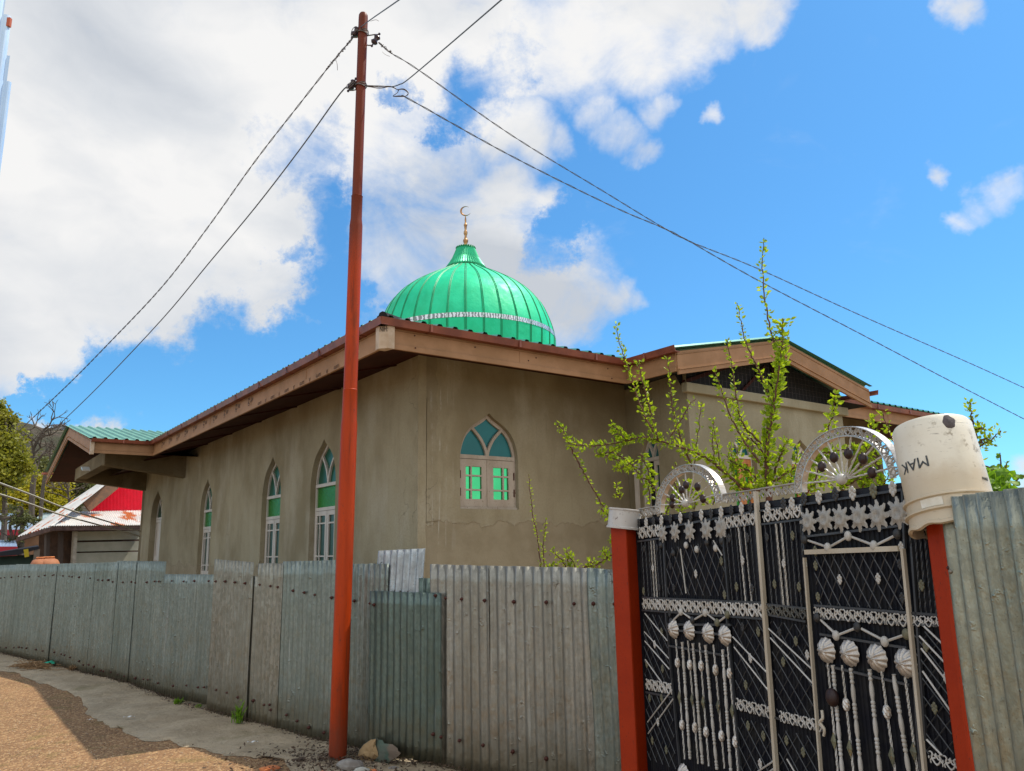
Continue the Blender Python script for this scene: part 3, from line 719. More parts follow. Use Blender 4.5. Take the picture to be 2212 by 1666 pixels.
def cant(b0, b1, name='cantilever_beam'):
    mb = MB(); P = [(0.02, 3.44), (0.02, 4.04), (-1.74, 3.99), (-1.74, 3.66)]
    mb.hexa([(a, b0, z) for a, z in P], [(a, b1, z) for a, z in P]); return mk(name, mb, 'concrete', mosque, bevel=.01)
cant(11.1, 11.35); cant(15.35, 15.62)
mb = MB(); mb.box((-1.62, 13.35, 3.84), (.24, 4.0, .30)); mk('edge_beam', mb, 'concrete', mosque)
mb = MB(); mb.box((-.80, 13.35, 4.02), (1.7, 4.02, .08)); mk('porch_slab', mb, 'concrete', mosque)
fl_ = at_pl(185, 1013, CR + DR*-2.02, DR); fl_ = loc(fl_); mb = MB(); mb.box((fl_.x, fl_.y, fl_.z), (.16, .26, .03), M_=Matrix.Rotation(.35, 3, 'X')); mk('floodlight', mb, simple('floodlight_glass', (.55, .55, .50), None, rough=.3), mosque)

# ---- windows
def offset_map(mp, d0): return lambda u, z, d: mp(u, z, d0 + d)
def frame_loop(mb, outer, inner, mp, th):
    mb.poly(outer, [inner], mp, th)
def window(mp, cx, w, zb, zs, H, ty):
    rec = {'A': .06, 'B': .085, 'C': .06, 'W': .08, 'D': .14}[ty]; fm = 'wframe' if ty in 'A' else 'wframe2'
    f = MB(); m2 = offset_map(mp, rec); o = arch(cx, w - .004, zb + .004, zs, H - .004); i_ = arch(cx, w, zb, zs, H, inset=.042)
    frame_loop(f, o, i_, m2, .05)
    bar = lambda u0, z0, u1, z1, wd, d0, th: f.poly([(u0 - (z1-z0)*0 , z0 - wd/2), (u1, z1 - wd/2), (u1, z1 + wd/2), (u0, z0 + wd/2)], (), offset_map(mp, rec + d0), th)
    bar(cx - w + .03, zs, cx + w - .03, zs, .05, -.012, .05)
    # Y tracery
    Ht = H * .98
    for sg in (-1, 1):
        cl = cr_spline([(cx, zs, 0), (cx + sg*w*.05, zs + H*.18, 0), (cx + sg*w*.22, zs + H*.42, 0), (cx + sg*w*.52, zs + H*.66, 0)], 5)
        pl, pr = [], []
        for k in range(len(cl)):
            t = (cl[min(k+1, len(cl)-1)] - cl[max(k-1, 0)]).normalized(); nn = Vector((-t.y, t.x, 0)) * .019
            pl.append(((cl[k]+nn).x, (cl[k]+nn).y)); pr.append(((cl[k]-nn).x, (cl[k]-nn).y))
        f.poly(pl + pr[::-1], (), offset_map(mp, rec - .006 - .001*sg), .045)
    zmid = zs
    if ty == 'B':
        zmid = zs - .36; bar(cx - w + .03, zmid, cx + w - .03, zmid, .05, -.010, .05)
    fr = mk('window' if ty != 'D' else 'doorway', f, fm, mosque)
    # arch glass
    gl = MB(); go = arch(cx, w - .02, zs, zs, H - .03); gl.poly(go[1:-1], (), offset_map(mp, rec + .028)); mk('pane', gl, {'A': 'teal', 'B': 'greenpane', 'C': 'teal', 'W': 'teal', 'D': 'greendark'}[ty], fr)
    if ty == 'B':
        gl = MB(); gl.poly([(cx-w+.03, zmid+.02), (cx+w-.03, zmid+.02), (cx+w-.03, zs-.02), (cx-w+.03, zs-.02)], (), offset_map(mp, rec + .026)); mk('pane', gl, 'greenbump', fr)
    # shutters
    ztop = zmid - .03; zbt = zb + .035; m3 = rec + .0
    if ty == 'C':
        gl = MB(); gl.poly([(cx-w+.03, zbt), (cx+w-.03, zbt), (cx+w-.03, ztop), (cx-w+.03, ztop)], (), offset_map(mp, rec + .05)); mk('pane', gl, 'dark', fr)
    for sg in (-1, 1):
        ua, ub = (cx - w + .035, cx - .006) if sg < 0 else (cx + .006, cx + w - .035)
        st = .062 if ty != 'A' else .085
        mp3 = mp; 
        if ty == 'C':
            if sg < 0:                                # this leaf stands open, swung out to the left
                mp3 = lambda u, z, d, mp=mp, ua=ua: mp(ua - (u - ua) * .9, z, -(u - ua) * .42 - .02 + d)
        s_ = MB(); holes = []
        gw = (ub - ua) - 2 * st; gh0, gh1 = zbt + st*1.1, ztop - st*1.1
        if ty in 'ABD' or True:
            small = .105 if ty != 'C' else .0; mu = .022
            if ty in 'CW':
                holes = [[(ua+st, gh0), (ub-st, gh0), (ub-st, gh1), (ua+st, gh1)]]
            elif ty == 'D': holes = [[(ua+st, zbt+st), (ub-st, zbt+st), (ub-st, zbt+.5), (ua+st, zbt+.5)], [(ua+st, zbt+.6), (ub-st, zbt+.6), (ub-st, gh1), (ua+st, gh1)]]
            else:
                nar = gw * .30; xs = [(ua+st, ua+st+nar), (ua+st+nar+mu, ub-st)] if (sg < 0) else [(ua+st, ub-st-nar-mu), (ub-st-nar, ub-st)]
                if ty == 'B' and sg > 0: xs = [(ua+st, ub-st-nar-mu), (ub-st-nar, ub-st)]
                ys = [(gh0, gh0+small), (gh0+small+mu, gh1-small-mu), (gh1-small, gh1)]
                holes = [[(a, c_), (b, c_), (b, d_), (a, d_)] for a, b in xs for c_, d_ in ys]
        s_.poly([(ua, zbt), (ub, zbt), (ub, ztop), (ua, ztop)], holes, offset_map(mp3, m3 - .004), .034)
        sh = mk('shutter', s_, 'wood' if ty == 'W' else fm, fr)
        gl = MB(); gl.poly([(ua+st*.6, gh0-.02), (ub-st*.6, gh0-.02), (ub-st*.6, gh1+.02), (ua+st*.6, gh1+.02)], (), offset_map(mp3, m3 + .017))
        mk('pane', gl, {'A': 'greenmirror', 'B': 'greendark', 'C': 'greendark', 'W': 'greenbump', 'D': 'wframe2'}[ty], fr)
        if ty == 'A':
            for zz in (zbt + .18, ztop - .2):
                hg = MB(); uu = ua if sg < 0 else ub; hg.poly([(uu-.008, zz-.05), (uu+.008, zz-.05), (uu+.008, zz+.05), (uu-.008, zz+.05)], (), offset_map(mp, m3 - .012), .01)
                mk('hinge', hg, 'screw', fr)
    if ty == 'A':
        gl = MB(); gl.poly([(cx - .014, zbt), (cx + .014, zbt), (cx + .014, ztop), (cx - .014, ztop)], (), offset_map(mp, m3 - .014), .012); mk('cover_strip', gl, fm, fr)
    if ty == 'W':
        gl = MB(); gl.poly([(cx-w+.03, zbt), (cx+w-.03, zbt), (cx+w-.03, ztop), (cx-w+.03, ztop)], (), offset_map(mp, rec + .05)); mk('backing', gl, 'dark', fr)
    # sill lip
    si = MB(); si.poly([(cx-w+.004, zb - .004), (cx+w-.004, zb - .004), (cx+w-.004, zb + .026), (cx-w+.004, zb + .026)], (), offset_map(mp, rec - .03), .06); mk('sill', si, fm, fr)
    return fr
for L_ in wins.values():
    for w in L_: window(*w)

# ---- dome
DC = (5.9, 8.0)
dprof = [(2.20, 5.5), (2.24, 6.0), (2.275, 6.45), (2.29, 6.75), (2.285, 6.95), (2.255, 7.10), (2.20, 7.28), (2.11, 7.52), (1.98, 7.79), (1.76, 8.07), (1.50, 8.30), (1.13, 8.54), (.86, 8.69), (.70, 8.78), (.56, 8.87), (.47, 8.95)]
dp = [(q.x, q.y) for q in cr_spline([(a, b, 0) for a, b in dprof], 4)]
dome = mk('dome', MB().lathe(dp, (*DC, 0), 112), 'dome', mosque, smooth=True)
for k in range(34):
    a = 2 * math.pi * (k + .35) / 34; ca, sa = math.cos(a), math.sin(a); rb = MB()
    for off in (-.016, .016):
        pts = [(DC[0] + (r+.004)*ca - off*min(1, r)*sa, DC[1] + (r+.004)*sa + off*min(1, r)*ca, z) for r, z in dp[::2]]
        rb.tube(pts, .0095, 4)
    mk('rib', rb, 'domerib', dome, smooth=True)
mk('band', MB().lathe([(2.27, 6.86), (2.300, 6.87), (2.291, 6.985), (2.26, 6.99)], (*DC, 0), 112), 'band', dome, smooth=True)
# pleated collar
cb = MB(); nn = 96
cp = [(.52, 8.90), (.50, 8.97), (.44, 9.06), (.36, 9.20), (.30, 9.35), (.245, 9.50)]
for i, (r, z) in enumerate(cp):
    for j in range(nn * 1):
        a = 2*math.pi*j/nn; rr = r * (1 + (.030 if j % 2 else -.02)); cb.v.append(Vector((DC[0] + rr*math.cos(a), DC[1] + rr*math.sin(a), z)))
for i in range(len(cp)-1):
    for j in range(nn): cb.f.append((i*nn+j, i*nn+(j+1) % nn, (i+1)*nn+(j+1) % nn, (i+1)*nn+j))
mk('collar', cb, simple('collar_green', (.010, .34, .15), (.012, .42, .19), 5, .4, .3), dome)
mk('collar_ring', MB().lathe([(.50, 8.885), (.545, 8.895), (.545, 8.925), (.50, 8.945)], (*DC, 0), 48), 'domerib', dome, smooth=True)
fb = MB(); fb.lathe([(.24, 9.47), (.262, 9.49), (.25, 9.52), (.16, 9.535), (.0, 9.54)], (*DC, 0), 36)
for j in range(24):
    a = 2*math.pi*j/24; fb.ball((DC[0] + .25*math.cos(a), DC[1] + .25*math.sin(a), 9.52), .022, 6)
mk('collar_rim', fb, 'domerib', dome, smooth=True)
fin = MB(); fin.lathe([(.06, 9.53), (.062, 9.58), (.045, 9.63), (.05, 9.67), (.066, 9.70), (.068, 9.75), (.05, 9.78), (.04, 9.80), (.03, 9.86), (.036, 9.90), (.052, 9.93), (.052, 9.99), (.036, 10.02), (.026, 10.06), (.036, 10.12), (.036, 10.15), (.048, 10.17), (.046, 10.21), (.028, 10.23), (.02, 10.30), (.026, 10.33), (.014, 10.42), (.008, 10.47), (0, 10.48)], (*DC, 0), 18)
finial = mk('finial', fin, 'brass', mosque, smooth=True)
cm = MB(); cc = Vector((DC[0], DC[1], 10.60)); cdir = (DR * 0 + Vector((1, 0, 0))); R1 = .145
wx = Matrix.Rotation(-AZ, 3, 'Z') @ Vector((1, 0, 0))         # crescent lies across the view in world x
for k in range(41):
    a = rad(52) + rad(282) * k / 40; th = .004 + .022 * math.sin(math.pi * k / 40) ** 1.2
    c_ = cc + wx * math.cos(a) * (R1 - th) + Vector((0, 0, math.sin(a) * (R1 - th)))
    rd = wx * math.cos(a) + Vector((0, 0, math.sin(a))); sd = Vector((-wx.y, wx.x, 0))
    cm.v += [c_ + rd*th + sd*.0, c_ + sd*(.008+th*.3), c_ - rd*th, c_ - sd*(.008+th*.3)]
for k in range(40):
    for j in range(4): cm.f.append((k*4+j, k*4+(j+1) % 4, k*4+4+(j+1) % 4, k*4+4+j))
mk('crescent', cm, 'brass', finial)

def squash(o):
    for v_ in o.data.vertices:
        if v_.co.z > 7.1: v_.co.z = 7.1 + (v_.co.z - 7.1) * .974
for o in [dome, finial] + list(dome.children) + list(finial.children): squash(o)
# ---- print on the fascia film
def text_mesh(body, size, ext=.0008):
    cu = bpy.data.curves.new('t', 'FONT'); cu.body = body; cu.size = size; cu.extrude = ext; cu.align_x = 'CENTER'; cu.align_y = 'CENTER'; cu.resolution_u = 2
    o = bpy.data.objects.new('t', cu); me = bpy.data.meshes.new_from_object(o); bpy.data.objects.remove(o); return me
def put_text(body, size, M4, mat, parent, name='lettering', bend=None):
    me = text_mesh(body, size); me.transform(M4)
    if bend:
        for v_ in me.vertices: v_.co = bend(v_.co)
    me.name = name; me.materials.clear(); me.materials.append(K[mat]); o = bpy.data.objects.new(name, me); C.objects.link(o); o.parent = parent; return o
def basis(o, x, y): x = Vector(x); y = Vector(y); z = x.cross(y); o = Vector(o); return Matrix(((x.x,y.x,z.x,o.x),(x.y,y.y,z.y,o.y),(x.z,y.z,z.z,o.z),(0,0,0,1)))
for k in range(10):
    b_ = 3.55 + k * .62 + (k > 4) * .05
    put_text('IPE', .11, basis((-.968, b_, 3.94), (0, 0, 1), (0, 1, 0)), 'print', fL)
    put_text('AV', .10, basis((-.968, b_ - .13, 3.945), (0, -1, 0), (0, 0, 1)), 'print', fL)
for k in range(6):
    put_text('GUITS', .058, basis((-.984, .25 + k * .55, 3.822), (0, -1, 0), (0, 0, 1)), 'print', fL)
    put_text('\\|/', .062, basis((-.984, -.02 + k * .55, 3.822), (0, -1, 0), (0, 0, 1)), 'print', fL)
s2 = .7071
put_text('NIH:', .085, basis((-.9935, -.9935, 3.985), (s2, -s2, 0), (0, 0, 1)) @ Matrix.Diagonal((.55, 1, 1, 1)), 'dark', cap)

# ================================================================ FENCE of corrugated sheets
fence = thing('tin_fence', 'patched corrugated tin fence running along the road in front of the mosque', 'fence', FL[4])
def fence_seg(x, y=1400):
    """which fence panel line the sight line at x meets -> (segment, point)"""
    for i in range(len(FL) - 1):
        a, b = FL[i], FL[i+1]; t = (b - a).normalized(); n = Vector((t.y, -t.x, 0)); p = at_pl(x, y, a, n); s_ = (p - a).dot(t) / (b - a).length
        if -1e-3 <= s_ <= 1.0 + 1e-3 or (i == 0 and s_ < 0) or (i == len(FL)-2 and s_ > 1): return i, p, t, n
def fpt(x, y): return fence_seg(x, y)[1]
def sheet(x0, x1, yt0, yt1, yb0=None, yb1=None, off=0, mat='gA', pitch_=.076, amp=.011, name='sheet', warp=.007, ragged=.005, lean=0.0, seed=0, label=None):
    i, p0, t, n = fence_seg(x0, 1300); _, p1, t1, n1_ = fence_seg(x1, 1300)
    pa = fpt(x0, yt0); pb = fpt(x1, yt1); za, zb = pa.z, pb.z
    ga_ = fpt(x0, yb0).z if yb0 else -.02; gb_ = fpt(x1, yb1).z if yb1 else -.02
    A, B = Vector((p0.x, p0.y, 0)), Vector((p1.x, p1.y, 0)); T = (B - A).normalized(); Nn = Vector((T.y, -T.x, 0))
    if Nn.dot(-A) < 0: Nn = -Nn
    L = (B - A).length; cols = max(4, int(L / pitch_ * 8)); rows = 12; mb = MB()
    for k in range(cols + 1):
        s_ = L * k / cols; f = k / cols; zt = za + (zb - za)*f + ragged * mnoise.noise(Vector((s_*9, seed, 3))); z0 = ga_ + (gb_ - ga_)*f + ragged*1.5 * mnoise.noise(Vector((s_*9, seed, 8)))
        cor = amp * math.sin(2*math.pi*s_/pitch_)
        for j in range(rows + 1):
            g_ = j / rows; z = z0 + (zt - z0) * g_
            w_ = warp * mnoise.fractal(Vector((s_*1.3 + seed*7, z*1.1, seed)), 1, 2, 3) + lean * g_ * g_
            mb.v.append(A + T*s_ + Nn*(cor + off + w_) + Vector((0, 0, z)))
    for k in range(cols):
        for j in range(rows):
            a = k*(rows+1)+j; mb.f.append((a, a+1, a+rows+2, a+rows+1))
    o = mk(name, mb, mat, fence, world=True, smooth=False, recalc=False); 
    o.data.polygons.foreach_set('use_smooth', [True]*len(o.data.polygons))
    if label: o['label'] = label
    sm = o.modifiers.new('thickness', 'SOLIDIFY'); sm.thickness = .0012
    return o
S = [(-150,-30,1226,1222,None,None,0,'gA'),(-34,28,1222,1220,None,None,.004,'gA'),(27,88,1219,1219,None,None,0,'gA'),(85,118,1219,1218,None,None,.004,'gA'),(116,156,1218,1217,None,None,0,'gA'),
 (154,200,1217,1216,None,None,.004,'gA'),(198,250,1216,1214,None,1469,0,'gA'),(247,291,1212,1212,1466,1483,.005,'gA'),(289,353,1212,1213,1480,1505,.004,'gA'),(322,462,1240,1241,1500,1525,.010,'gA')]
sheets = []
for k, s_ in enumerate(S): sheets.append(sheet(*s_, pitch_=.076, amp=.011, seed=k))
sheets.append(sheet(460,546,1208,1215,None,None,.002,'gB',seed=11))
sheets.append(sheet(538,566,1245,1245,None,None,-.012,'gB',seed=12))
sheets.append(sheet(556,611,1217,1217,None,None,.006,'gB',seed=13))
sheets.append(sheet(608,736,1213,1210,None,None,-.004,'gA',seed=14))
sheets.append(sheet(730,838,1218,1218,None,None,.004,'gA',seed=15))
sheets.append(sheet(808,909,1190,1185,1335,1335,-.012,'gE',seed=16, pitch_=.083, amp=.016, lean=-.03, label='bright bent roofing sheet sticking up above the fence'))
sheets.append(sheet(900,936,1249,1250,None,None,-.02,'gC',seed=17))
sheets.append(sheet(930,1058,1219,1222,None,None,.004,'gD',seed=18, pitch_=.083, amp=.010))
sheets.append(sheet(1055,1278,1222,1227,None,None,-.002,'gD',seed=19, pitch_=.083, amp=.010))
sheets.append(sheet(1272,1331,1227,1230,None,None,.008,'gA',seed=20, pitch_=.076, amp=.007, warp=.02))
patch = sheet(806,961,1276,1281,1628,1646,.034,'gC',seed=21, pitch_=.076, amp=.009, label='dark tarnished patch sheet nailed over the others'); sheets.append(patch)
# roofing screws with domed washers
scr = [(3,1249),(12,1248),(27,1247),(42,1245),(55,1246),(65,1246),(86,1245),(99,1243),(116,1243),(119,1242),(138,1244),(152,1245),(158,1246),(173,1247),(197,1249),(214,1253),(224,1254),(236,1253),(246,1257),(268,1258),(287,1257),(295,1259),(320,1258),(340,1256),(349,1256),(377,1255),(403,1256),(426,1255),(457,1255),(469,1256),(489,1256),(510,1258),(532,1260),(564,1263),(587,1266),(603,1268),
 (636,1276),(660,1280),(683,1285),(719,1291),(768,1298),(808,1303),(816,1306),(948,1286),(965,1292),(1000,1294),(1049,1297),(1112,1300),(1182,1301),(1242,1304),(1284,1304),(1329,1305),
 (2,1398),(15,1399),(32,1399),(43,1398),(49,1399),(59,1400),(80,1403),(95,1406),(120,1409),(135,1413),(142,1415),(154,1420),(173,1428),(182,1436),(194,1436),(205,1440),(220,1448),(226,1450),(242,1452),(258,1457),(272,1460),(295,1465),(314,1467),(325,1468),(347,1475),(380,1481),(409,1480),(434,1484),(447,1484),(470,1490),(493,1496),(517,1506),(549,1514),(574,1522),(588,1533),
 (550,1513),(585,1522),(622,1544),(645,1557),(670,1571),(703,1582),(943,1584),(960,1590),(995,1599),(1046,1609),(1110,1623),(1182,1638),(1240,1650),(743,1612),(1300,1665)]
sproto = None
for k, (x, y) in enumerate(scr[:99]):
    i, p, t, n = fence_seg(x, y)
    if n.dot(EYE - p) < 0: n = -n
    o_ = .042 if (806 < x < 962 and y > 1270) else .016
    if 322 < x < 462: o_ = .032
    p = p + n * o_
    if sproto is None:
        mb = MB().lathe([(0, .012), (.006, .011), (.0105, .006), (.0125, 0), (.0125, -.006)], n=9); mb.tube([(0,0,.01), (0,0,.018)], .004, 6)
        mb.add([(-.004,-.012,.001),(.004,-.012,.001),(0,-.024,.0)], [(0,1,2)])
        sproto = mk('screw', mb, 'screw', fence, smooth=True); o = sproto
    else: o = inst(sproto, fence, (0,0,0))
    o.location = p - fence.location; zz = n; yy = Vector((0, 0, 1)); xx = yy.cross(zz)
    o.rotation_euler = Matrix((( xx.x, yy.x, zz.x), (xx.y, yy.y, zz.y), (xx.z, yy.z, zz.z))).to_euler()
    sc_ = random.uniform(.9, 1.25); o.scale = (sc_,)*3
# rails behind the fence
mb = MB()
for zz in (.45, 1.3):
    for a, b in zip(FL, FL[1:-1] + [FL[-1].lerp(FL[-2], .12)]):
        t = (b-a).normalized(); n = Vector((-t.y, t.x, 0)); n = n if n.dot(a) > 0 else -n
        mb.bar(a + n*.06 + Vector((0,0,zz)), b + n*.06 + Vector((0,0,zz)), .04, .05)
mk('rail', mb, 'barkg', fence, world=True)

# ================================================================ POLE
PB_ = at_z(729, 1643, 0); PB_.z = 0
pt = at_pl(785, 30, PB_, Vector((0, 1, 0)))
print('pole', PB_, pt)
pole = thing('utility_pole', 'tall rust-red swaged steel utility pole in front of the tin fence', 'utility pole', PB_)
ax = (pt - PB_); Lp = ax.length; ax.normalize()
def zat(y): q = at_pl(757, y, PB_, Vector((0, 1, 0))); return (q.z) / Lp
z1, z2, z3, z4 = zat(912) * Lp, zat(843) * Lp, zat(482) * Lp, zat(425) * Lp
prof = [(.072, -.1), (.072, .02), (.071, z1 - .03), (.066, z1 + .03), (.0645, z2 - .005), (.0665, z2), (.061, z2 + .006), (.0600, z3 - .03), (.0570, z3), (.0520, z3 + .04), (.0520, z4 - .004), (.0545, z4), (.0465, z4 + .006), (.0455, Lp - .05), (.044, Lp - .02), (.034, Lp), (.0, Lp + .004)]
Mx = ax.to_track_quat('Z', 'Y').to_matrix()
mk('shaft', MB().lathe(prof, (0,0,0), 28, Mx), 'pole', pole, smooth=True)
def onpole(y): return PB_ + ax * (at_pl(780, y, PB_, Vector((0,1,0))).z / ax.z)
def insulator(x, y, nm, dpt=0):
    c = at_pl(x, y, PB_ + Vector((0, dpt, 0)), Vector((0, 1, 0))); pp = onpole(y); mb = MB(); Mr = Matrix.Rotation(.5, 3, 'Y')
    mb.lathe([(0, .05), (.026, .048), (.034, .036), (.026, .022), (.020, .006), (.026, -.008), (.036, -.022), (.026, -.038), (0, -.042)], c, 14, Mr)
    mb.tube([c + Mr @ Vector((0,0,.075)), c + Mr @ Vector((0,0,-.07))], .007, 6); mb.ball(c + Mr @ Vector((0,0,.078)), .013, 8); mb.ball(c + Mr @ Vector((0,0,-.072)), .013, 8)
    o = mk('insulator', mb, 'insul', pole, world=True, smooth=True)
    st = MB(); d = (pp - c); d.normalize()
    for s_ in (.07, -.065):
        e_ = c + Mr @ Vector((0, 0, s_)); st.tube([e_, e_ + d*.04, pp + Vector((0, 0, s_*.6))], .006, 6)
    mk('strap', st, 'wire', o, world=True); return c
i1 = insulator(768, 70, 'a'); i2 = insulator(811, 87, 'b'); i3 = insulator(760, 184, 'c')
def tangle(center, rr, n, r=.0035, seed=1, elong=(1,1,1)):
    rnd = random.Random(seed); mb = MB()
    for k in range(n):
        pts = []; a = rnd.uniform(0, 6.3); b = rnd.uniform(-.6, .6); q = rnd.uniform(.5, 1)
        for j in range(9):
            t = a + j * .75; pts.append(Vector(center) + Vector((math.cos(t)*rr*q*elong[0], math.sin(t)*rr*.6*elong[1], (math.sin(t*1.3 + b)*rr*q)*elong[2])))
        mb.tube(cr_spline(pts, 3), r, 5)
    return mb
for c_, rr, n_ in ((i1, .05, 5), (i2, .035, 3), (i3, .055, 6)):
    mk('binding', tangle(c_, rr, n_, seed=int(c_.z*100)), 'wire', pole, world=True, smooth=True)
for y_ in (72, 186):
    c_ = onpole(y_); mb = MB()
    for k in range(4):
        pts = [c_ + Vector((math.cos(a)*.056, math.sin(a)*.056, .006*k - .01 + .012*math.sin(a*2+k))) for a in [2*math.pi*j/16 for j in range(17)]]; mb.tube(pts, .004, 5)
    mk('binding', mb, 'wire', pole, world=True, smooth=True)

# ---- cables
def cable(name, label, pxs, D0, D1, r, mat='cable', twist=False, group=None, k=5):
    """pxs sighted points; distance runs from D0 to D1 (linear in 1/D along the sighted line)"""
    L = [0]
    for a, b in zip(pxs, pxs[1:]): L.append(L[-1] + math.hypot(b[0]-a[0], b[1]-a[1]))
    pts = [at_d(x, y, 1 / (1/D0 + (1/D1 - 1/D0) * l / L[-1])) for (x, y), l in zip(pxs, L)]
    pts = cr_spline(pts, k); o0 = pts[0].copy(); mb = MB()
    if D1 < 16: pts.append(pts[-1] + (pts[-1] - pts[-2]).normalized() * 18)      # runs on past the edge of the view to its next pole
    if not twist: mb.tube([p - o0 for p in pts], r, 6)
    else:
        fine = [];
        for a, b in zip(pts, pts[1:]):
            m_ = max(2, int((b-a).length / .03)); fine += [a.lerp(b, j/m_) for j in range(m_)]
        fine.append(pts[-1])
        for ph in (0, math.pi):
            mb.tube([p - o0 + Vector((math.cos(j*.55+ph)*.6, .3*math.cos(j*.55+ph), math.sin(j*.55+ph)))*r*1.1 for j, p in enumerate(fine)], r*.75, 4, caps=False)
    o = mk(name, mb, mat, smooth=True); o.location = o0; tag(o, label, 'cable', group); return o
Dp = math.hypot(PB_.x, PB_.y)
w1 = cable('power_cable', 'upper twisted cable from the pole top running down to the left', [(764,80),(740,108),(720,132),(655,215),(550,350),(450,490),(350,620),(234,743),(145,833),(40,932)], Dp, 17, .0062, twist=True, group='cables strung from the pole')
w2 = cable('power_cable', 'lower thin cable from the pole running down to the left', [(753,190),(735,202),(650,320),(550,450),(450,570),(350,690),(215,833),(120,925)], Dp, 17, .0068, group='cables strung from the pole')
w3 = cable('power_cable', 'short cable leaving the very top of the pole toward the upper right', [(778,60),(800,43),(862,0),(960,-70)], Dp, 3.6, .0048, group='cables strung from the pole')
w4 = cable('power_cable', 'thick dark cable rising to the top edge from the wire loop', [(845,188),(862,183),(890,165),(1083,0),(1180,-85)], Dp, 3.8, .0052, group='cables strung from the pole')
w5 = cable('power_cable', 'cable from the right-hand insulator, the upper one at the right edge', [(818,92),(845,115),(905,152),(1106,293),(1306,415),(1416,482),(1486,520),(1636,580),(1856,680),(2100,787),(2260,860)], Dp, 15, .0058, twist=True, group='cables strung from the pole')
w6 = cable('power_cable', 'cable from the wire loop, the lower one at the right edge', [(868,206),(905,226),(1106,338),(1321,445),(1431,492),(1481,517),(1636,605),(1856,720),(2056,825),(2260,930)], Dp, 15, .0058, twist=True, group='cables strung from the pole')
def BT(p, r, n): mk('binding', MB().tube(p, r, n), 'wire', pole, world=True, smooth=True)   # frayed binding along the cables beside the pole
def worldpx(pxs, D): return [at_d(x, y, D) for x, y in pxs]
rnd = random.Random(3)
for k in range(16):
    t = k / 16; x, y = 762 - 60*t, 82 + 72*t; 
    BT(cr_spline(worldpx([(x + rnd.uniform(-3,3), y + rnd.uniform(-3,3)) for _ in range(5)], Dp), 3), .0035, 4)
for k in range(10):
    t = k / 10; x, y = 820 + 30*t, 94 + 24*t; BT(cr_spline(worldpx([(x + rnd.uniform(-3,3), y + rnd.uniform(-3,3)) for _ in range(5)], Dp), 3), .003, 4)
BT(cr_spline(worldpx([(724,128),(728,137),(729,152)], Dp), 4), .0025, 4)
BT(cr_spline(worldpx([(800,46),(812,43),(818,46)], Dp), 4), .0025, 4); BT(cr_spline(worldpx([(826,112),(832,118),(842,122)], Dp), 4), .002, 4)
for k in range(5):
    y0 = 185 + k*.8; BT(cr_spline(worldpx([(758,184+k),(775,184+k*.5),(800,y0),(820,y0+2+rnd.uniform(-2,2)),(845,188+rnd.uniform(-2,2)),(862,196)], Dp), 4), .0032, 4)
for k in range(3):
    BT(cr_spline(worldpx([(858,194),(872,192+k),(882,200+k),(876,208),(862,209-k),(849,208),(858,201),(861,194)], Dp), 4), .0035, 4)
cable('service_cable', 'upper pale cable crossing in front of the red gabled house', [(-20,1037),(0,1044),(70,1070),(135,1096),(200,1117),(303,1148)], 15, 22, .016, 'cablep', group='pale cables at the left')
cable('service_cable', 'lower pale cable crossing in front of the red gabled house', [(-20,1062),(0,1068),(60,1087),(125,1110),(220,1136),(303,1159)], 15, 22, .016, 'cablep', group='pale cables at the left')

# ================================================================ GATE
G0 = at_d(1376, 1182, 5.62); G0.z = 0
gd = ray(506, 1240); gd = Vector((-gd.x, -gd.y, 0)).normalized(); GA = math.atan2(gd.y, gd.x)
gn = Vector((-gd.y, gd.x, 0))                              # away from the viewer
def uv(x, y, out=0):
    p = at_pl(x, y, G0 - gn*out, gn); return ((p - G0).dot(gd), p.z)
leafL = thing('gate_leaf', 'left leaf of the black ornamental steel gate with smaller half wheel arch on top', 'gate', G0, GA, 'leaves of the black gate')
uM = uv(1640, 1180)[0]
G1 = G0 + gd * uM
leafR = thing('gate_leaf', 'right leaf of the black gate with wicket door, dark knob and larger half wheel arch', 'gate', G1, GA, 'leaves of the black gate')
SH = {leafL: 0.0, leafR: uM}
def ribsheet(px, name='panel'):                           # px polygon in sighted corners -> backing
    return px
def put(leaf, mb, name, mat, smooth=False, bevel=0, parent=None):
    off = SH[leaf]
    for q in mb.v: q.x -= off
    return mk(name, mb, mat, parent or leaf, smooth=smooth, bevel=bevel)
def gp(u, v, o): return (u, -o, v)
# backing sheets with vertical ribs
def backing(leaf, uA, uB, topfn, period=.028):
    mb = MB(); n = int((uB - uA) / period)
    prof_ = [(0, 0), (.55, 0), (.65, .006), (.9, .006), (1, 0)]
    for k in range(n):
        for i in range(4):
            a = uA + (k + prof_[i][0]) * (uB-uA)/n; b = uA + (k + prof_[i+1][0]) * (uB-uA)/n
            mb.add([gp(a, .06, prof_[i][1]), gp(b, .06, prof_[i+1][1]), gp(b, topfn(b), prof_[i+1][1]), gp(a, topfn(a), prof_[i][1])], [(0,1,2,3)])
    put(leaf, mb, 'panel', 'sheet')
tpL = uv(1376, 1122); tpM = uv(1640, 1084); tpR = uv(2040, 1030)
topf = lambda u: tpL[1] + (tpR[1] - tpL[1]) * (u - tpL[0]) / (tpR[0] - tpL[0])
uEnd = uv(2062, 1300)[0]; print('gate len', uEnd, 'leafs', uM, 'heights', tpL[1], tpR[1])
backing(leafL, 0, uM - .005, topf); backing(leafR, uM + .005, uEnd, topf)
def frame_bars(leaf, segs, w, d, mat, name, o=.012):
    for (a, b) in segs: put(leaf, MB().bar(gp(a[0], a[1], o), gp(b[0], b[1], o), w, d, (0, -1, 0)), name, mat)
U = lambda x, y: uv(x, y, .012)
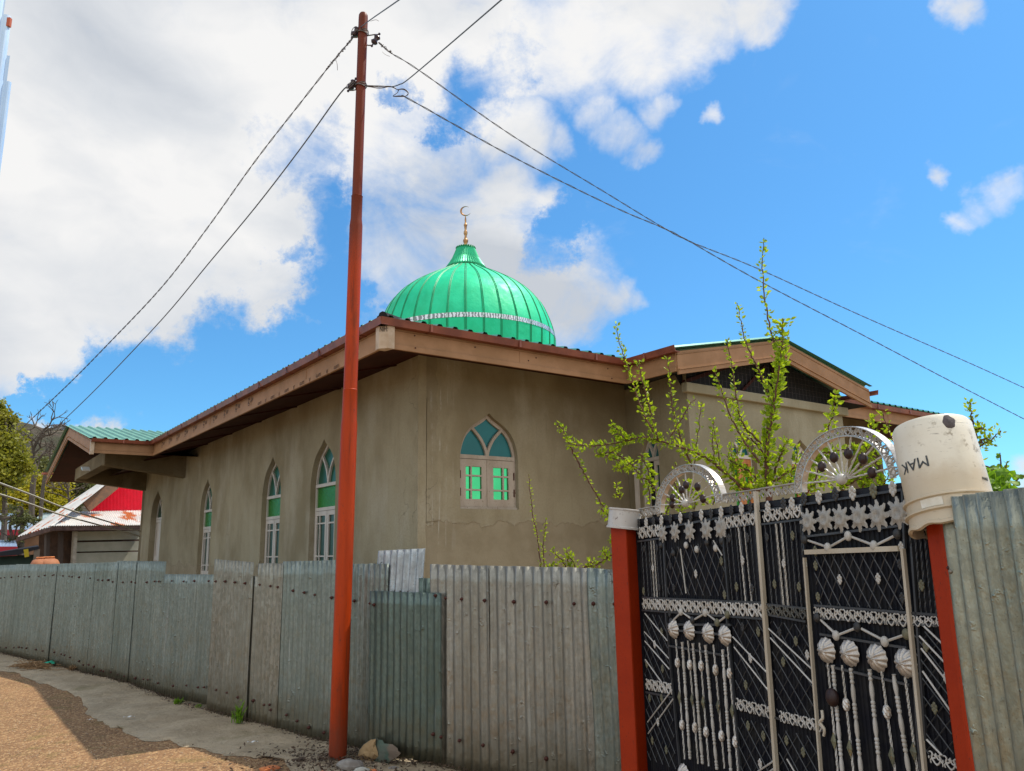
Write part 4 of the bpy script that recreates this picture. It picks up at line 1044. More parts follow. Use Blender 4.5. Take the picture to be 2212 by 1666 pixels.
# hollow frame
for leaf, (ua, ub) in ((leafL, (0.015, uM - .02)), (leafR, (uM + .02, uEnd - .015))):
    frame_bars(leaf, [((ua, .05), (ua, topf(ua))), ((ub, .05), (ub, topf(ub))), ((ua, topf(ua)-.02), (ub, topf(ub)-.02)), ((ua, .06), (ub, .06))], .03, .02, 'black', 'frame', .004)
# --- line work of thin black bars: panel borders
def pxbars(leaf, pairs, w, mat, name, o=.02, d=.012):
    for (x0, y0, x1, y1) in pairs:
        a = uv(x0, y0, o); b = uv(x1, y1, o); ob = put(leaf, MB().bar(gp(a[0], a[1], o), gp(b[0], b[1], o), w, d, (0, -1, 0)), name, mat)
    return ob
pxbars(leafL, [(1376,1150,1640,1104),(1378,1170,1430,1163),(1560,1142,1636,1130),(1432,1132,1440,1290),(1560,1130,1575,1300),(1388,1291,1655,1303),(1388,1318,1650,1337),
  (1438,1318,1470,1666),(1570,1325,1600,1666),(1440,1360,1575,1372),(1395,1495,1455,1507),(1590,1520,1670,1552),(1445,1395,1580,1418),(1440,1349,1580,1350)], .012, 'lattice', 'trim_bar')
pxbars(leafR, [(1640,1104,1950,1058),(1645,1133,1735,1122),(1650,1305,1745,1315),(1660,1328,1742,1343),(1760,1308,2040,1330),(1762,1335,2042,1352),(1665,1548,1780,1578),
  (1732,1080,1738,1190),(1950,1058,1955,1185),(1772,1370,1960,1400),(1785,1438,1965,1480),(1965,1345,1990,1666),(1735,1160,1952,1135),(1970,1180,2000,1600)], .010, 'lattice', 'trim_bar')
# --- lattices and vertical bars
def clipseg(poly, a, b):
    t0, t1 = 0.0, 1.0; d = (b[0]-a[0], b[1]-a[1]); n = len(poly); area = sum(poly[i][0]*poly[(i+1) % n][1]-poly[(i+1) % n][0]*poly[i][1] for i in range(n))
    for i in range(n):
        p, q = poly[i], poly[(i+1) % n]
        if area < 0: p, q = q, p
        e_ = (q[0]-p[0], q[1]-p[1]); nrm = (-e_[1], e_[0])
        num = nrm[0]*(a[0]-p[0]) + nrm[1]*(a[1]-p[1]); den = nrm[0]*d[0] + nrm[1]*d[1]
        if abs(den) < 1e-9:
            if num < 0: return None
            continue
        t = -num/den
        if den > 0: t0 = max(t0, t)
        else: t1 = min(t1, t)
    return (t0, t1) if t1 > t0 + 1e-4 else None
def lattice(leaf, quad, ang, gap, mat='lattice', r=.0027, o=.016, name='lattice', ang2=None, mate=None):
    poly = [uv(x, y, o) for x, y in quad]; cx = sum(p[0] for p in poly)/4; cy = sum(p[1] for p in poly)/4; mb = MB()
    for an, oo in ((ang, o), (ang2 if ang2 is not None else -ang, o + .004)):
        if an == 'none': continue
        t = (math.cos(rad(an)), math.sin(rad(an))); n = (-t[1], t[0])
        for k in range(-30, 31):
            a = (cx + n[0]*gap*k - t[0]*3, cy + n[1]*gap*k - t[1]*3); b = (a[0] + t[0]*6, a[1] + t[1]*6); c_ = clipseg(poly, a, b)
            if c_:
                q = lambda s_: (a[0] + (b[0]-a[0])*s_, a[1] + (b[1]-a[1])*s_); p0, p1 = q(c_[0]), q(c_[1])
                mb.tube([gp(p0[0], p0[1], oo), gp(p1[0], p1[1], oo)], r, 4)
    return put(leaf, mb, name, mat)
lattice(leafL, [(1440,1185),(1560,1168),(1572,1288),(1442,1284)], 58, .068)
lattice(leafL, [(1390,1325),(1440,1332),(1448,1478),(1394,1462)], 48, .062, ang2=-48)
lattice(leafL, [(1396,1498),(1452,1510),(1462,1662),(1400,1640)], 48, .062)
lattice(leafL, [(1583,1330),(1655,1340),(1668,1530),(1592,1508)], 48, .066)
lattice(leafL, [(1594,1548),(1672,1570),(1680,1760),(1602,1740)], 48, .066)
lattice(leafR, [(1664,1342),(1748,1352),(1765,1560),(1680,1540)], 48, .062)
lattice(leafR, [(1682,1575),(1772,1595),(1785,1780),(1692,1760)], 48, .062)
lattice(leafR, [(1758,1200),(1942,1190),(1955,1318),(1766,1306)], 58, .052)
lattice(leafR, [(1976,1362),(2040,1370),(2062,1640),(2002,1628)], 46, .052)
def vbars(leaf, xs_top, y0s, xs_bot, y1s, mat, r, name, twisted=True, o=.02):
    for xt, yt, xb, yb in zip(xs_top, y0s, xs_bot, y1s):
        a = uv(xt, yt, o); b = uv(xb, yb, o); mb = MB(); L = math.hypot(a[0]-b[0], a[1]-b[1]); n = max(4, int(L/.012)) if twisted else 1
        mb.tube([gp(a[0] + (b[0]-a[0])*i/n, a[1] + (b[1]-a[1])*i/n, o) for i in range(n+1)], r, 4, twist=.5 if twisted else 0)
        put(leaf, mb, name, mat)
ln = lambda a, b, n: [a + (b-a)*i/(n-1) for i in range(n)]
vbars(leafL, ln(1386,1424,6), ln(1172,1166,6), ln(1393,1433,6), ln(1288,1289,6), 'lattice', .004, 'twisted_bar')
vbars(leafL, [1406,1412], [1168,1167], [1414,1420], [1290,1290], 'silver', .0045, 'twisted_bar')
vbars(leafL, ln(1568,1630,7), ln(1143,1135,7), ln(1582,1645,7), ln(1296,1301,7), 'lattice', .004, 'twisted_bar')
vbars(leafL, [1595,1608], [1139,1137], [1611,1624], [1299,1300], 'silver', .005, 'twisted_bar')
vbars(leafR, ln(1652,1728,8), ln(1131,1122,8), ln(1668,1742,8), ln(1306,1313,8), 'lattice', .004, 'twisted_bar')
vbars(leafR, [1676,1687], [1129,1127], [1693,1703], [1309,1310], 'silver', .0052, 'twisted_bar')
vbars(leafR, ln(1962,2012,6), ln(1095,1085,6), ln(1978,2034,6), ln(1324,1328,6), 'lattice', .004, 'twisted_bar')
# diagonal rods
def rods(leaf, L_, mat='silver', r=.0045, o=.026):
    for (x0, y0, x1, y1) in L_:
        a = uv(x0, y0, o); b = uv(x1, y1, o); put(leaf, MB().tube([gp(a[0], a[1], o), gp(b[0], b[1], o)], r, 5), 'rod', mat)
rods(leafL, [(1393,1325,1442,1385),(1392,1365,1445,1423),(1393,1385,1446,1446),(1394,1425,1430,1475),(1583,1376,1663,1460),(1586,1398,1666,1500),(1470,1186,1482,1282),
   (1399,1560,1452,1490),(1400,1585,1454,1510),(1600,1692,1670,1645),(1608,1706,1680,1655),(1541,1168,1560,1200)])
rods(leafR, [(1660,1358,1753,1445),(1664,1378,1757,1478),(1694,1668,1750,1760),(1700,1640,1760,1740),(1986,1374,2045,1436),(1990,1401,2052,1480),(1993,1450,2056,1540),(2002,1598,2035,1632),(1996,1353,2040,1395),(1935,1108,2010,1150)])
# --- cream strips
pxbars(leafL, [(1632.5,1062,1679,1690)], .021, 'cream', 'meeting_strip', .03, .02)
pxbars(leafR, [(1740,1193,1942,1185)], .022, 'cream', 'door_rail', .03, .016)
pxbars(leafR, [(1738,1205,1776,1700)], .010, 'cream', 'door_stile', .03, .016)
pxbars(leafR, [(1950,1185,2002,1710)], .014, 'cream', 'door_stile', .03, .016)
# --- scroll castings
def motif(h):
    """one S-and-C scroll unit, width ~1.15h"""
    def C_(pts, r0, r1):
        sp = cr_spline([(x*h, 0, y*h) for x, y in pts], 4); n = len(sp); return sp, [(r0 + (r1-r0)*abs(2*i/(n-1)-1))*h for i in range(n)]
    L = [C_([(-.50,.42),(-.36,.46),(-.26,.30),(-.34,.05),(-.18,-.25),(.0,-.42),(.06,-.30)], .085, .05), C_([(.50,.42),(.36,.46),(.26,.30),(.34,.05),(.18,-.25),(.0,-.42),(-.06,-.30)], .085, .05),
         C_([(-.42,-.40),(-.46,-.20),(-.30,.0),(-.12,.05),(-.06,.22),(-.16,.30)], .075, .045), C_([(.42,-.40),(.46,-.20),(.30,.0),(.12,.05),(.06,.22),(.16,.30)], .075, .045),
         C_([(0,.10),(0,.28),(0,.46)], .11, .05), C_([(-.56,-.1),(-.56,.12)], .07, .04)]
    return L
def scroll(leaf, x0, yt0, yb0, x1, yt1, yb1, mat, o=.024, name='scroll_band'):
    a0 = uv(x0, yt0, o); a1 = uv(x0, yb0, o); b0 = uv(x1, yt1, o); b1 = uv(x1, yb1, o)
    h = abs(a0[1]-a1[1])*.5 + abs(b0[1]-b1[1])*.5; L = b0[0]-a0[0]; n = max(1, round(L / (1.12*h))); w = L/n; mb = MB()
    mo = motif(1.0)
    for k in range(n):
        f = (k + .5)/n; cu_ = a0[0] + L*f; cv = (a0[1]+a1[1])/2*(1-f) + (b0[1]+b1[1])/2*f; slope_ = ((b0[1]+b1[1])-(a0[1]+a1[1]))/2/L
        for sp, rr in mo:
            mb.tube([gp(cu_ + p.x*w*.95, cv + p.z*h + p.x*w*slope_, o) for p in sp], [r*h for r in rr], 5, flat=1)
    return put(leaf, mb, name, mat, smooth=True)
scroll(leafL, 1379,1139,1166, 1430,1131,1160, 'silver'); scroll(leafL, 1566,1116,1145, 1634,1107,1134, 'silver')
scroll(leafL, 1388,1292,1318, 1655,1305,1336, 'silver'); scroll(leafL, 1395,1466,1491, 1451,1476,1503, 'silver'); scroll(leafL, 1590,1508,1534, 1670,1527,1557, 'silver')
scroll(leafR, 1648,1104,1130, 1732,1088,1120, 'silver'); scroll(leafR, 1655,1304,1330, 1742,1316,1340, 'scrolldark'); scroll(leafR, 1758,1311,1337, 1962,1327,1357, 'silver')
scroll(leafR, 1969,1330,1354, 2042,1332,1358, 'silver'); scroll(leafR, 1684,1536,1560, 1778,1556,1586, 'silver'); scroll(leafR, 2006,1622,1648, 2068,1640,1672, 'silver')
# open scroll strip on the top edge
scroll(leafL, 1380,1099,1120, 1424,1092,1112, 'scrollgrey', o=-.005, name='crest_strip'); scroll(leafL, 1562,1068,1090, 1636,1057,1080, 'scrollgrey', o=-.005, name='crest_strip'); scroll(leafR, 1640,1056,1078, 1722,1043,1068, 'scrollgrey', o=-.005, name='crest_strip')
mb = MB(); 
for (x0, y0, x1, y1) in ((1380,1100,1424,1092),(1562,1068,1636,1057)):
    a = uv(x0,y0); b = uv(x1,y1); put(leafL, MB().bar(gp(a[0],a[1],-.01), gp(b[0],b[1],-.01), .03, .006, (0,0,1)), 'crest_edge', 'scrollgrey')
a = uv(1640,1056); b = uv(1722,1043); put(leafR, MB().bar(gp(a[0],a[1],-.01), gp(b[0],b[1],-.01), .03, .006, (0,0,1)), 'crest_edge', 'scrollgrey')
# --- arches (half wheels)
def wheel(leaf, xl, yl, xr, yr, xt, yt, rin, nspk, balls):
    l = uv(xl, yl, 0); r_ = uv(xr, yr, 0); t = uv(xt, yt, 0); cu_ = (l[0]+r_[0])/2; cv = (l[1]+r_[1])/2; Ru = (r_[0]-l[0])/2; Rv = t[1]-cv; sl_ = (r_[1]-l[1])/(2*Ru)
    P_ = lambda a, k, o: gp(cu_ + Ru*k*math.cos(a), cv + Rv*k*math.sin(a) + sl_*Ru*k*math.cos(a), o)
    n = 48
    hub = None
    for nm, ka, kb, o0, o1 in (('arch_rim', .988, 1.0, .018, -.022), ('arch_rim', rin, rin + .02, .018, -.016)):
        mb = MB()
        for i in range(n):
            a, b = math.pi*i/n, math.pi*(i+1)/n
            mb.hexa([P_(a,ka,o0), P_(b,ka,o0), P_(b,ka,o1), P_(a,ka,o1)], [P_(a,kb,o0), P_(b,kb,o0), P_(b,kb,o1), P_(a,kb,o1)])
        o = put(leaf, mb, nm, 'silverm'); hub = hub or o
    # filigree
    mb = MB(); km = (1 + rin)/2; h = (1 - rin)*Ru; m_ = round(math.pi*km*Ru/(1.1*h)); mo = motif(1.0)
    for k in range(m_):
        for sp, rr in mo:
            pts = []
            for p in sp:
                a = math.pi*(k + .5 - p.x*.95)/m_; pts.append(P_(a, km + p.z*(1-rin)*.98, .012))
            mb.tube(pts, [r*h for r in rr], 5)
    put(leaf, mb, 'filigree', 'scrollgrey', smooth=True)
    # spokes
    hc = P_(math.pi/2, .0, .01); hx, hv = cu_, cv + .03
    for k in range(nspk):
        a = math.pi*(k + .7)/(nspk + .4); e_ = P_(a, rin, .008); s0 = Vector((hx, -.008, hv)) if k % 2 == 0 or True else None
        q0 = Vector(gp(hx + .02*math.cos(a), hv + .0, .008))
        L = (Vector(e_) - q0).length; n_ = max(6, int(L/.014))
        o = put(leaf, MB().tube([q0.lerp(Vector(e_), i/n_) for i in range(n_+1)], .0048, 4, twist=.55), 'spoke', 'silver')
        if balls[k % len(balls)]:
            q = q0.lerp(Vector(e_), balls[k % len(balls)]); mb = MB().ball(q, .0235, 12, (1, .8, 1.15)); put(leaf, mb, 'ball', 'knob', smooth=True)
    put(leaf, MB().ball((hx, -.02, hv), .026, 12), 'hub', 'silver', smooth=True)
wheel(leafL, 1420, 1110, 1566, 1085, 1494, 1002, .82, 9, (.55, 0, .62, 0, .6, .5, 0, .6, .55))
wheel(leafR, 1722, 1066, 1951, 1030, 1834, 920, .83, 11, (.62, 0, .62, 0, .60, 0, .58, 0, .62, 0, 0))
# --- stars, rosettes, flowers
def star_mesh():
    mb = MB(); n = 64; ring = []
    for k in range(n):
        a = 2*math.pi*k/n; r = .60 + .44*(abs(math.cos(4*a))**2.2) + (.05 if k % 2 else 0); ring.append((r*math.cos(a+math.pi/2), r*math.sin(a+math.pi/2)))
    mb.v.append(Vector((0, -.25, 0)))
    for (k_, o_) in ((.18, .16), (.24, .26), (.34, .20), (.42, .26), (.50, .14)):
        mb.v += [Vector((math.cos(2*math.pi*k/n+math.pi/2)*k_, -o_, math.sin(2*math.pi*k/n+math.pi/2)*k_)) for k in range(n)]
    mb.v += [Vector((x, -.03 - (.07 if k % 2 else 0), y)) for k, (x, y) in enumerate(ring)]
    for k in range(n): mb.f.append((0, 1+k, 1+(k+1) % n))
    for L_ in range(5):
        for k in range(n): mb.f.append((1+L_*n+k, 1+(L_+1)*n+k, 1+(L_+1)*n+(k+1) % n, 1+L_*n+(k+1) % n))
    return mb
def rosette_mesh():
    mb = MB(); n = 72; rings = [(.0, .62), (.12, .60), (.16, .52), (.40, .50), (.60, .40), (.82, .22), (1.0, .0)]
    for i, (r, o) in enumerate(rings):
        for k in range(n):
            a = 2*math.pi*k/n; w = (abs(math.cos(6*a))*2 - 1) if r > .5 else (abs(math.cos(4*a + .6))*2 - 1)*.7; rr = r*(1 + (.05*math.cos(12*a) if r > .9 else 0)); oo = o + (.075*w if .1 < r < .95 else 0)
            mb.v.append(Vector((rr*math.cos(a), -oo, rr*math.sin(a))))
    for i in range(len(rings)-1):
        for k in range(n): mb.f.append((i*n+k, (i+1)*n+k, (i+1)*n+(k+1) % n, i*n+(k+1) % n))
    return mb
def flower_mesh():
    mb = MB()
    for (x, z, r) in ((0, .62, .36), (.40, .28, .32), (.38, -.25, .32), (0, -.62, .36), (-.38, -.25, .32), (-.40, .28, .32), (0, 0, .28)): mb.ball((x, -.12, z), r, 8, (1, .5, 1.1))
    return mb
protos = {}
def orn(leaf, kind, x, y, size, mat, sx=1.0, rot=0, name=None, o=.022):
    u, v = uv(x, y, o); nm = name or kind
    if kind not in protos:
        mb = {'star': star_mesh, 'rosette': rosette_mesh, 'flower': flower_mesh, 'bead': lambda: MB().ball((0,0,0), 1, 14, (1, .7, 1.15))}[kind]()
        me = bpy.data.meshes.new(nm); me.from_pydata([tuple(q) for q in mb.v], [], mb.f); fix_normals(me); me.materials.append(K[mat])
        me.polygons.foreach_set('use_smooth', [True]*len(me.polygons)); protos[kind] = me
    ob = bpy.data.objects.new(nm, protos[kind]); C.objects.link(ob); ob.parent = leaf; ob.location = (u - SH[leaf], -o, v); ob.scale = (size*sx, size, size); ob.rotation_euler = (0, rot, 0)
    ob.material_slots[0].link = 'OBJECT'; ob.material_slots[0].material = K[mat]; return ob
for k, (x, y) in enumerate([(1445,1155),(1477,1149),(1487+21,1144),(1537,1139)]): pass
for (x, y, s_) in [(1439,1151,.062),(1462,1148,.064),(1492-3,1146,.068),(1521-1,1143,.068),(1546,1140,.068)]: orn(leafL, 'star', 1432 + (x-1439)*1.17, y+1, s_*.98, 'scrollgrey', .95)
orn(leafL, 'star', 1566-4, 1137, .058, 'scrollgrey', .6)
for (x, y, s_) in [(1747,1127,.056),(1783,1122,.056),(1817,1120,.057),(1857,1117,.058),(1898,1114,.060),(1942,1108,.060)]: orn(leafR, 'star', x, y, s_*1.12, 'scrollgrey', .95)
fl = [(1397,1129),(1430,1125),(1471,1119),(1516,1113),(1559,1107),(1603,1099)]; fb_ = [(1381,1131),(1413,1127),(1449,1121),(1493,1116),(1537,1110),(1581,1103),(1622,1096)]
for x, y in fl: orn(leafL, 'flower', x, y, .036, 'silver', .85)
for x, y in fb_: orn(leafL, 'flower', x, y, .033, 'blackbit', .85)
for x, y, m_ in [(1660,1096,'silver'),(1694,1089,'blackbit'),(1712,1088,'silver'),(1738,1078,'blackbit'),(1770,1075,'silver'),(1806,1068,'blackbit'),(1843,1066,'silver'),(1888,1061,'olive'),(1930,1056,'silver')]: orn(leafR, 'flower', x, y, .034, m_, .9)
for x, y, m_ in [(1392,1166+20,'blackbit'),(1420,1184,'blackbit'),(1411,1228,'silver'),(1391,1277,'olive'),(1425,1270,'blackbit'),(1449,1222,'blackbit'),(1456,1270,'blackbit'),(1504,1240,'silver'),(1559,1212,'olive'),(1566,1285,'olive'),
    (1576,1163,'blackbit'),(1616,1162,'blackbit'),(1605,1211,'silver'),(1592,1268,'olive'),(1626,1272,'blackbit'),(1430,1365,'olive'),(1415,1392,'silver'),(1398,1435,'olive'),(1432,1445,'olive'),(1404,1508,'olive'),(1430,1508,'olive'),(1422,1560,'silver'),(1410,1600,'olive'),(1440,1620,'olive'),
    (1605,1355,'blackbit'),(1639,1365,'olive'),(1622,1422,'silver'),(1612,1480,'olive'),(1617,1568,'olive'),(1650,1590,'olive'),(1643,1650,'silver'),(1447,1325,'blackbit')]: orn(leafL, 'flower', x, y, .026, m_, .85)
for x, y, m_ in [(1658,1161,'blackbit'),(1657,1160,'blackbit'),(1674,1262,'olive'),(1713,1157,'olive'),(1694,1218,'silver'),(1727,1268,'olive'),(1740,1220,'silver'),(1685,1365,'blackbit'),(1720,1385,'olive'),(1745,1415,'silver'),(1693,1430,'olive'),(1700,1600,'olive'),(1736,1625,'olive'),
    (1815,1252,'silver'),(1898,1250,'silver'),(1762,1190,'olive'),(1763,1222,'olive'),(1768,1290,'olive'),(1948,1182,'silver'),(1945,1220,'blackbit'),(1950,1292,'blackbit'),(1992,1265,'olive'),(2001,1396,'olive'),(2045,1465,'silver'),(2020,1530,'olive')]: orn(leafR, 'flower', x, y, .024, m_, .85)
for x, y, m_ in [(1428,1178,'blackbit'),(1447+8,1195,'blackbit'),(1492-10,1178,'silver'),(1503+2,1187,'silver'),(1527,1172,'blackbit'),(1548-2,1184,'silver'),(1555+4,1169,'blackbit')]: orn(leafL, 'bead', x, y, .019, m_, 1, name='bead')
# zigzags with beads
def zig(leaf, pts, mats):
    for (a, b) in zip(pts, pts[1:]):
        p = uv(*a, .03); q = uv(*b, .03); put(leaf, MB().tube([gp(p[0], p[1], .024), gp(q[0], q[1], .024)], .006, 6), 'zigzag_bar', 'silver')
    for (p, m_) in zip(pts, mats): orn(leaf, 'bead', p[0], p[1], .020, m_, name='bead', o=.03)
zig(leafL, [(1450,1343),(1471,1322),(1496,1340),(1523,1324),(1549,1345),(1571,1328)], ['blackbit','silver','blackbit','silver','olive','olive'])
zig(leafR, [(1738,1166),(1788,1183),(1832,1158),(1888,1179),(1938,1154)], ['blackbit','silver','silver','silver','blackbit'])
zig(leafR, [(1765,1334),(1806,1373),(1852,1355),(1911,1386),(1958,1370)], ['blackbit','silver','blackbit','silver','olive'])
for (x, y) in [(1456,1359),(1490,1362),(1531,1368),(1567,1373)]: orn(leafL, 'rosette', x, y, .058, 'silverm', .95)
for (x, y) in [(1786,1405),(1836,1411),(1895,1421),(1957,1432)]: orn(leafR, 'rosette', x, y, .0585, 'silverm', .95)
# balusters and twisted rods with cones
def baluster(leaf, x0, y0, x1, y1):
    a = uv(x0, y0, .02); b = uv(x1, y1, .02); L = a[1]-b[1]; prof_ = []; z = 0.0
    unit = [(.009,0),(.012,.004),(.012,.012),(.009,.016),(.012,.020),(.012,.028),(.009,.032),(.0125,.036),(.0125,.044),(.008,.048),(.013,.075),(.0125,.105),(.008,.128),(.012,.132),(.012,.14),(.009,.144)]
    while z < L:
        prof_ += [(r, z + q) for r, q in unit if z + q <= L]; z += .148
    mb = MB(); prof_ = [(r*.78, q) for r, q in prof_]; mb.lathe(prof_, (0,0,0), 10); sx = (a[0]-b[0])/L
    for q in mb.v: q.x += b[0] + q.z*sx; q.y -= .024; q.z += b[1]
    put(leaf, mb, 'baluster', 'silver', smooth=True)
for x0, x1 in ((1475,1492),(1498,1519),(1525,1550),(1562,1581)): baluster(leafL, x0, 1386 + (x0-1475)*.13, x1, 1640 + (x0-1475)*.45)
for x0, x1, y0 in ((1800,1824,1430),(1839,1865,1437),(1880,1906,1444),(1932,1970,1456)): baluster(leafR, x0, y0, x1, 1700)
def pine_rod(leaf, x0, y0, x1, y1, cones, drop=None):
    a = uv(x0, y0, .024); b = uv(x1, y1, .024); n = 40; P = lambda t: gp(a[0] + (b[0]-a[0])*t, a[1] + (b[1]-a[1])*t, .024)
    o = put(leaf, MB().tube([P(i/n) for i in range(n+1)], .0055, 4, twist=.6), 'twisted_bar', 'silver')
    for (cy, sz) in cones:
        t = (cy - y0)/(y1 - y0); c_ = Vector(P(t)); mb = MB(); n2 = 14
        for i in range(9):
            th = math.pi*i/8
            for k in range(n2):
                an = 2*math.pi*k/n2; rr = sz*math.sin(th)*(1 + .18*math.cos(an*5 + (i % 2)*math.pi))*.62; mb.v.append(c_ + Vector((rr*math.cos(an), rr*math.sin(an)*.8, sz*math.cos(th))))
        for i in range(8):
            for k in range(n2): mb.f.append((i*n2+k, (i+1)*n2+k, (i+1)*n2+(k+1) % n2, i*n2+(k+1) % n2))
        put(leaf, mb, 'pine_cone', 'silverm')
    if drop:
        t = (drop - y0)/(y1 - y0); c_ = Vector(P(t)); mb = MB()
        for k in range(5): mb.tube([c_ + Vector((0, -.004, .035)), c_ + Vector(((k-2)*.006, -.008, .0)), c_ + Vector(((k-2)*.004, -.006, -.04 + abs(k-2)*.01))], [.003, .005, .002], 4)
        put(leaf, mb, 'leaf_drop', 'olive')
for x0, y0, x1, y1, c1, c2 in ((1460,1381,1479,1640,1433,1568),(1486,1384,1508,1650,1438,1574),(1511,1389,1531,1655,1440,1583),(1541,1393,1565,1660,1449,1592),(1572,1397,1594,1666,1456,1604)):
    pine_rod(leafL, x0, y0, x1, y1, [(c1,.032),(c2,.032)], (c1+c2)/2 + 8)
for x0, y0, x1, y1, c1 in ((1788,1433,1813,1700,1508),(1819,1437,1847,1700,1524),(1904,1448,1938,1700,1540)): pine_rod(leafR, x0, y0, x1, y1, [(c1,.030)], c1 + 95)
pine_rod(leafR, 1955, 1462, 1985, 1690, [], 1625)
o = orn(leafR, 'bead', 1798, 1507, .036, 'knob', name='door_knob', o=.05)
a = uv(1778, 1560, .03); put(leafR, MB().tube(cr_spline([gp(a[0], a[1]+.05, .03), gp(a[0]+.012, a[1]+.02, .04), gp(a[0]-.008, a[1], .04), gp(a[0]+.01, a[1]-.03, .035), gp(a[0]-.004, a[1]-.06, .03)], 5), .007, 6), 'latch', 'cream', smooth=True)
# more rosettes low on left leaf
orn(leafL, 'rosette', 1478, 1672, .058, 'silverm', .95)

# ================================================================ GATE POSTS, TIN CAP, BUCKET
def gate_post(name, label, c, w, h, rz, mat='post'):
    p = thing(name, label, 'gate post', c, rz, 'red posts of the gate')
    mk('shaft', MB().box((0, 0, h/2), (w, w, h)), mat, p, bevel=.012); return p
pL = at_d(1349, 1182, 5.60); pL.z = 0
hL = at_d(1350, 1112, 5.60).z
post1 = gate_post('gate_post', 'square red steel gate post with a tin can on top beside the tin fence', pL, .135, hL, rad(-44))
tc_ = thing('tin_can', 'worn silver paint tin set over the top of the left gate post', 'tin can', pL + Vector((0, 0, hL - .10)))
tb_ = MB().lathe([(.118, 0), (.122, .002), (.122, .014), (.114, .018), (.112, .125), (.117, .130), (.117, .138)], n=32)
Mt = Matrix.Rotation(rad(7), 4, 'Y') @ Matrix.Rotation(rad(2), 4, 'X')
for q in tb_.v: q.xyz = (Mt @ q.to_4d()).xyz
mk('can', tb_, 'tin', tc_, smooth=True)
tb_ = MB().lathe([(.117, .1381), (.110, .141), (.104, .132), (.0, .130)], n=32)
for q in tb_.v: q.xyz = (Mt @ q.to_4d()).xyz
mk('lid', tb_, 'tinlid', tc_, smooth=True)
pR = at_d(2036, 1180, 3.52); pR.z = 0; hR = at_d(2030, 1085, 3.52).z
post2 = gate_post('gate_post', 'red steel gate post standing under the white bucket', pR, .075, hR, GA)

# bucket: inverted, hung over the post
bc = at_d(2037, 1030, 3.55)
bk = thing('bucket', 'scuffed white plastic bucket turned upside down over the right gate post', 'bucket', bc)
BR = (Matrix.Rotation(rad(0), 3, 'Z') @ Matrix.Rotation(rad(-13), 3, 'X') @ Matrix.Rotation(rad(.8), 3, 'Y'))
Hh = .218; s0 = -Hh
RB = lambda z: .157 - (z + Hh) / (2*Hh) * .010
bp = [(0, Hh), (RB(Hh) - .022, Hh), (RB(Hh) - .008, Hh - .004), (RB(Hh), Hh - .018)] + [(RB(z), z) for z in (.15, .1, .05, 0, -.05, -.10)] + [(RB(-.10) + .001, -.10), (RB(-.1) + .012, -.104), (RB(-.1) + .012, -.110), (RB(-.12) + .002, -.114), (RB(-.14) + .002, -.150), (RB(-.15) + .014, -.154), (RB(-.15) + .014, -.160), (RB(-.16) + .002, -.165), (RB(-.2) + .003, -.200), (RB(-.2) + .010, -.204), (RB(-.2) + .010, -.214), (RB(-.2) - .002, -.218), (RB(-.2) - .005, -.210), (RB(-.1) - .006, -.1), (RB(.1) - .006, .1), (RB(.2) - .008, Hh - .02), (0, Hh - .006)]
mb = MB().lathe(bp, n=64)
# wavy torn lower rim
for q in mb.v:
    if q.z < -.19: q.z += .006 * math.sin(math.atan2(q.y, q.x)*9) * math.sin(math.atan2(q.y, q.x)*2 + 1)
    q.xyz = BR @ q.xyz
mk('shell', mb, 'bucket', bk, smooth=True)
def bend_b(ang0, zc):
    def f(co):
        a = ang0 + co.x / RB(zc); r = RB(co.y + zc) + .0016 + co.z; return BR @ Vector((r*math.cos(a), r*math.sin(a), co.y + zc))
    return f
vd_ = math.atan2(-bc.y, -bc.x)                          # bearing of the side that faces the road
put_text('MAK', .063, Matrix.Rotation(math.pi, 4, 'Z'), 'ink', bk, bend=bend_b(vd_ - rad(38), .032))
put_text('JHVN', .016, Matrix.Rotation(math.pi, 4, 'Z'), 'ink', bk, bend=bend_b(vd_ + rad(62), -.05))
mb = MB(); rn = random.Random(5); n = 22; zc = .175; a0 = vd_ + rad(26)
cen = BR @ Vector((( RB(zc)+.007)*math.cos(a0), (RB(zc)+.007)*math.sin(a0), zc)); mb.v.append(cen)
for rr, lift in ((.5, .006), (1, -.001)):
    for k in range(n):
        t = 2*math.pi*k/n; q = rr*(.026 + .006*mnoise.noise(Vector((math.cos(t)*1.6, math.sin(t)*1.6, 2)))); a = a0 + q*math.cos(t)/.15; z = zc + q*1.1*math.sin(t); R_ = RB(z) + lift
        mb.v.append(BR @ Vector((R_*math.cos(a), R_*math.sin(a), z)))
for k in range(n): mb.f += [(0, 1+k, 1+(k+1) % n), (1+k, 1+n+k, 1+n+(k+1) % n, 1+(k+1) % n)]
mk('putty_patch', mb, 'putty', bk, smooth=True)
mb = MB(); mb.lathe([(RB(-.12)+.003, -.116), (RB(-.12)+.0045, -.117), (RB(-.12)+.0045, -.148), (RB(-.12)+.003, -.149)], n=20, a0=vd_ - rad(38), a1=vd_ - rad(8))
for q in mb.v: q.xyz = BR @ q.xyz
mk('label_strip', mb, simple('paper_label', (.74, .70, .61), (.62, .57, .46), 20, .6), bk, smooth=True)

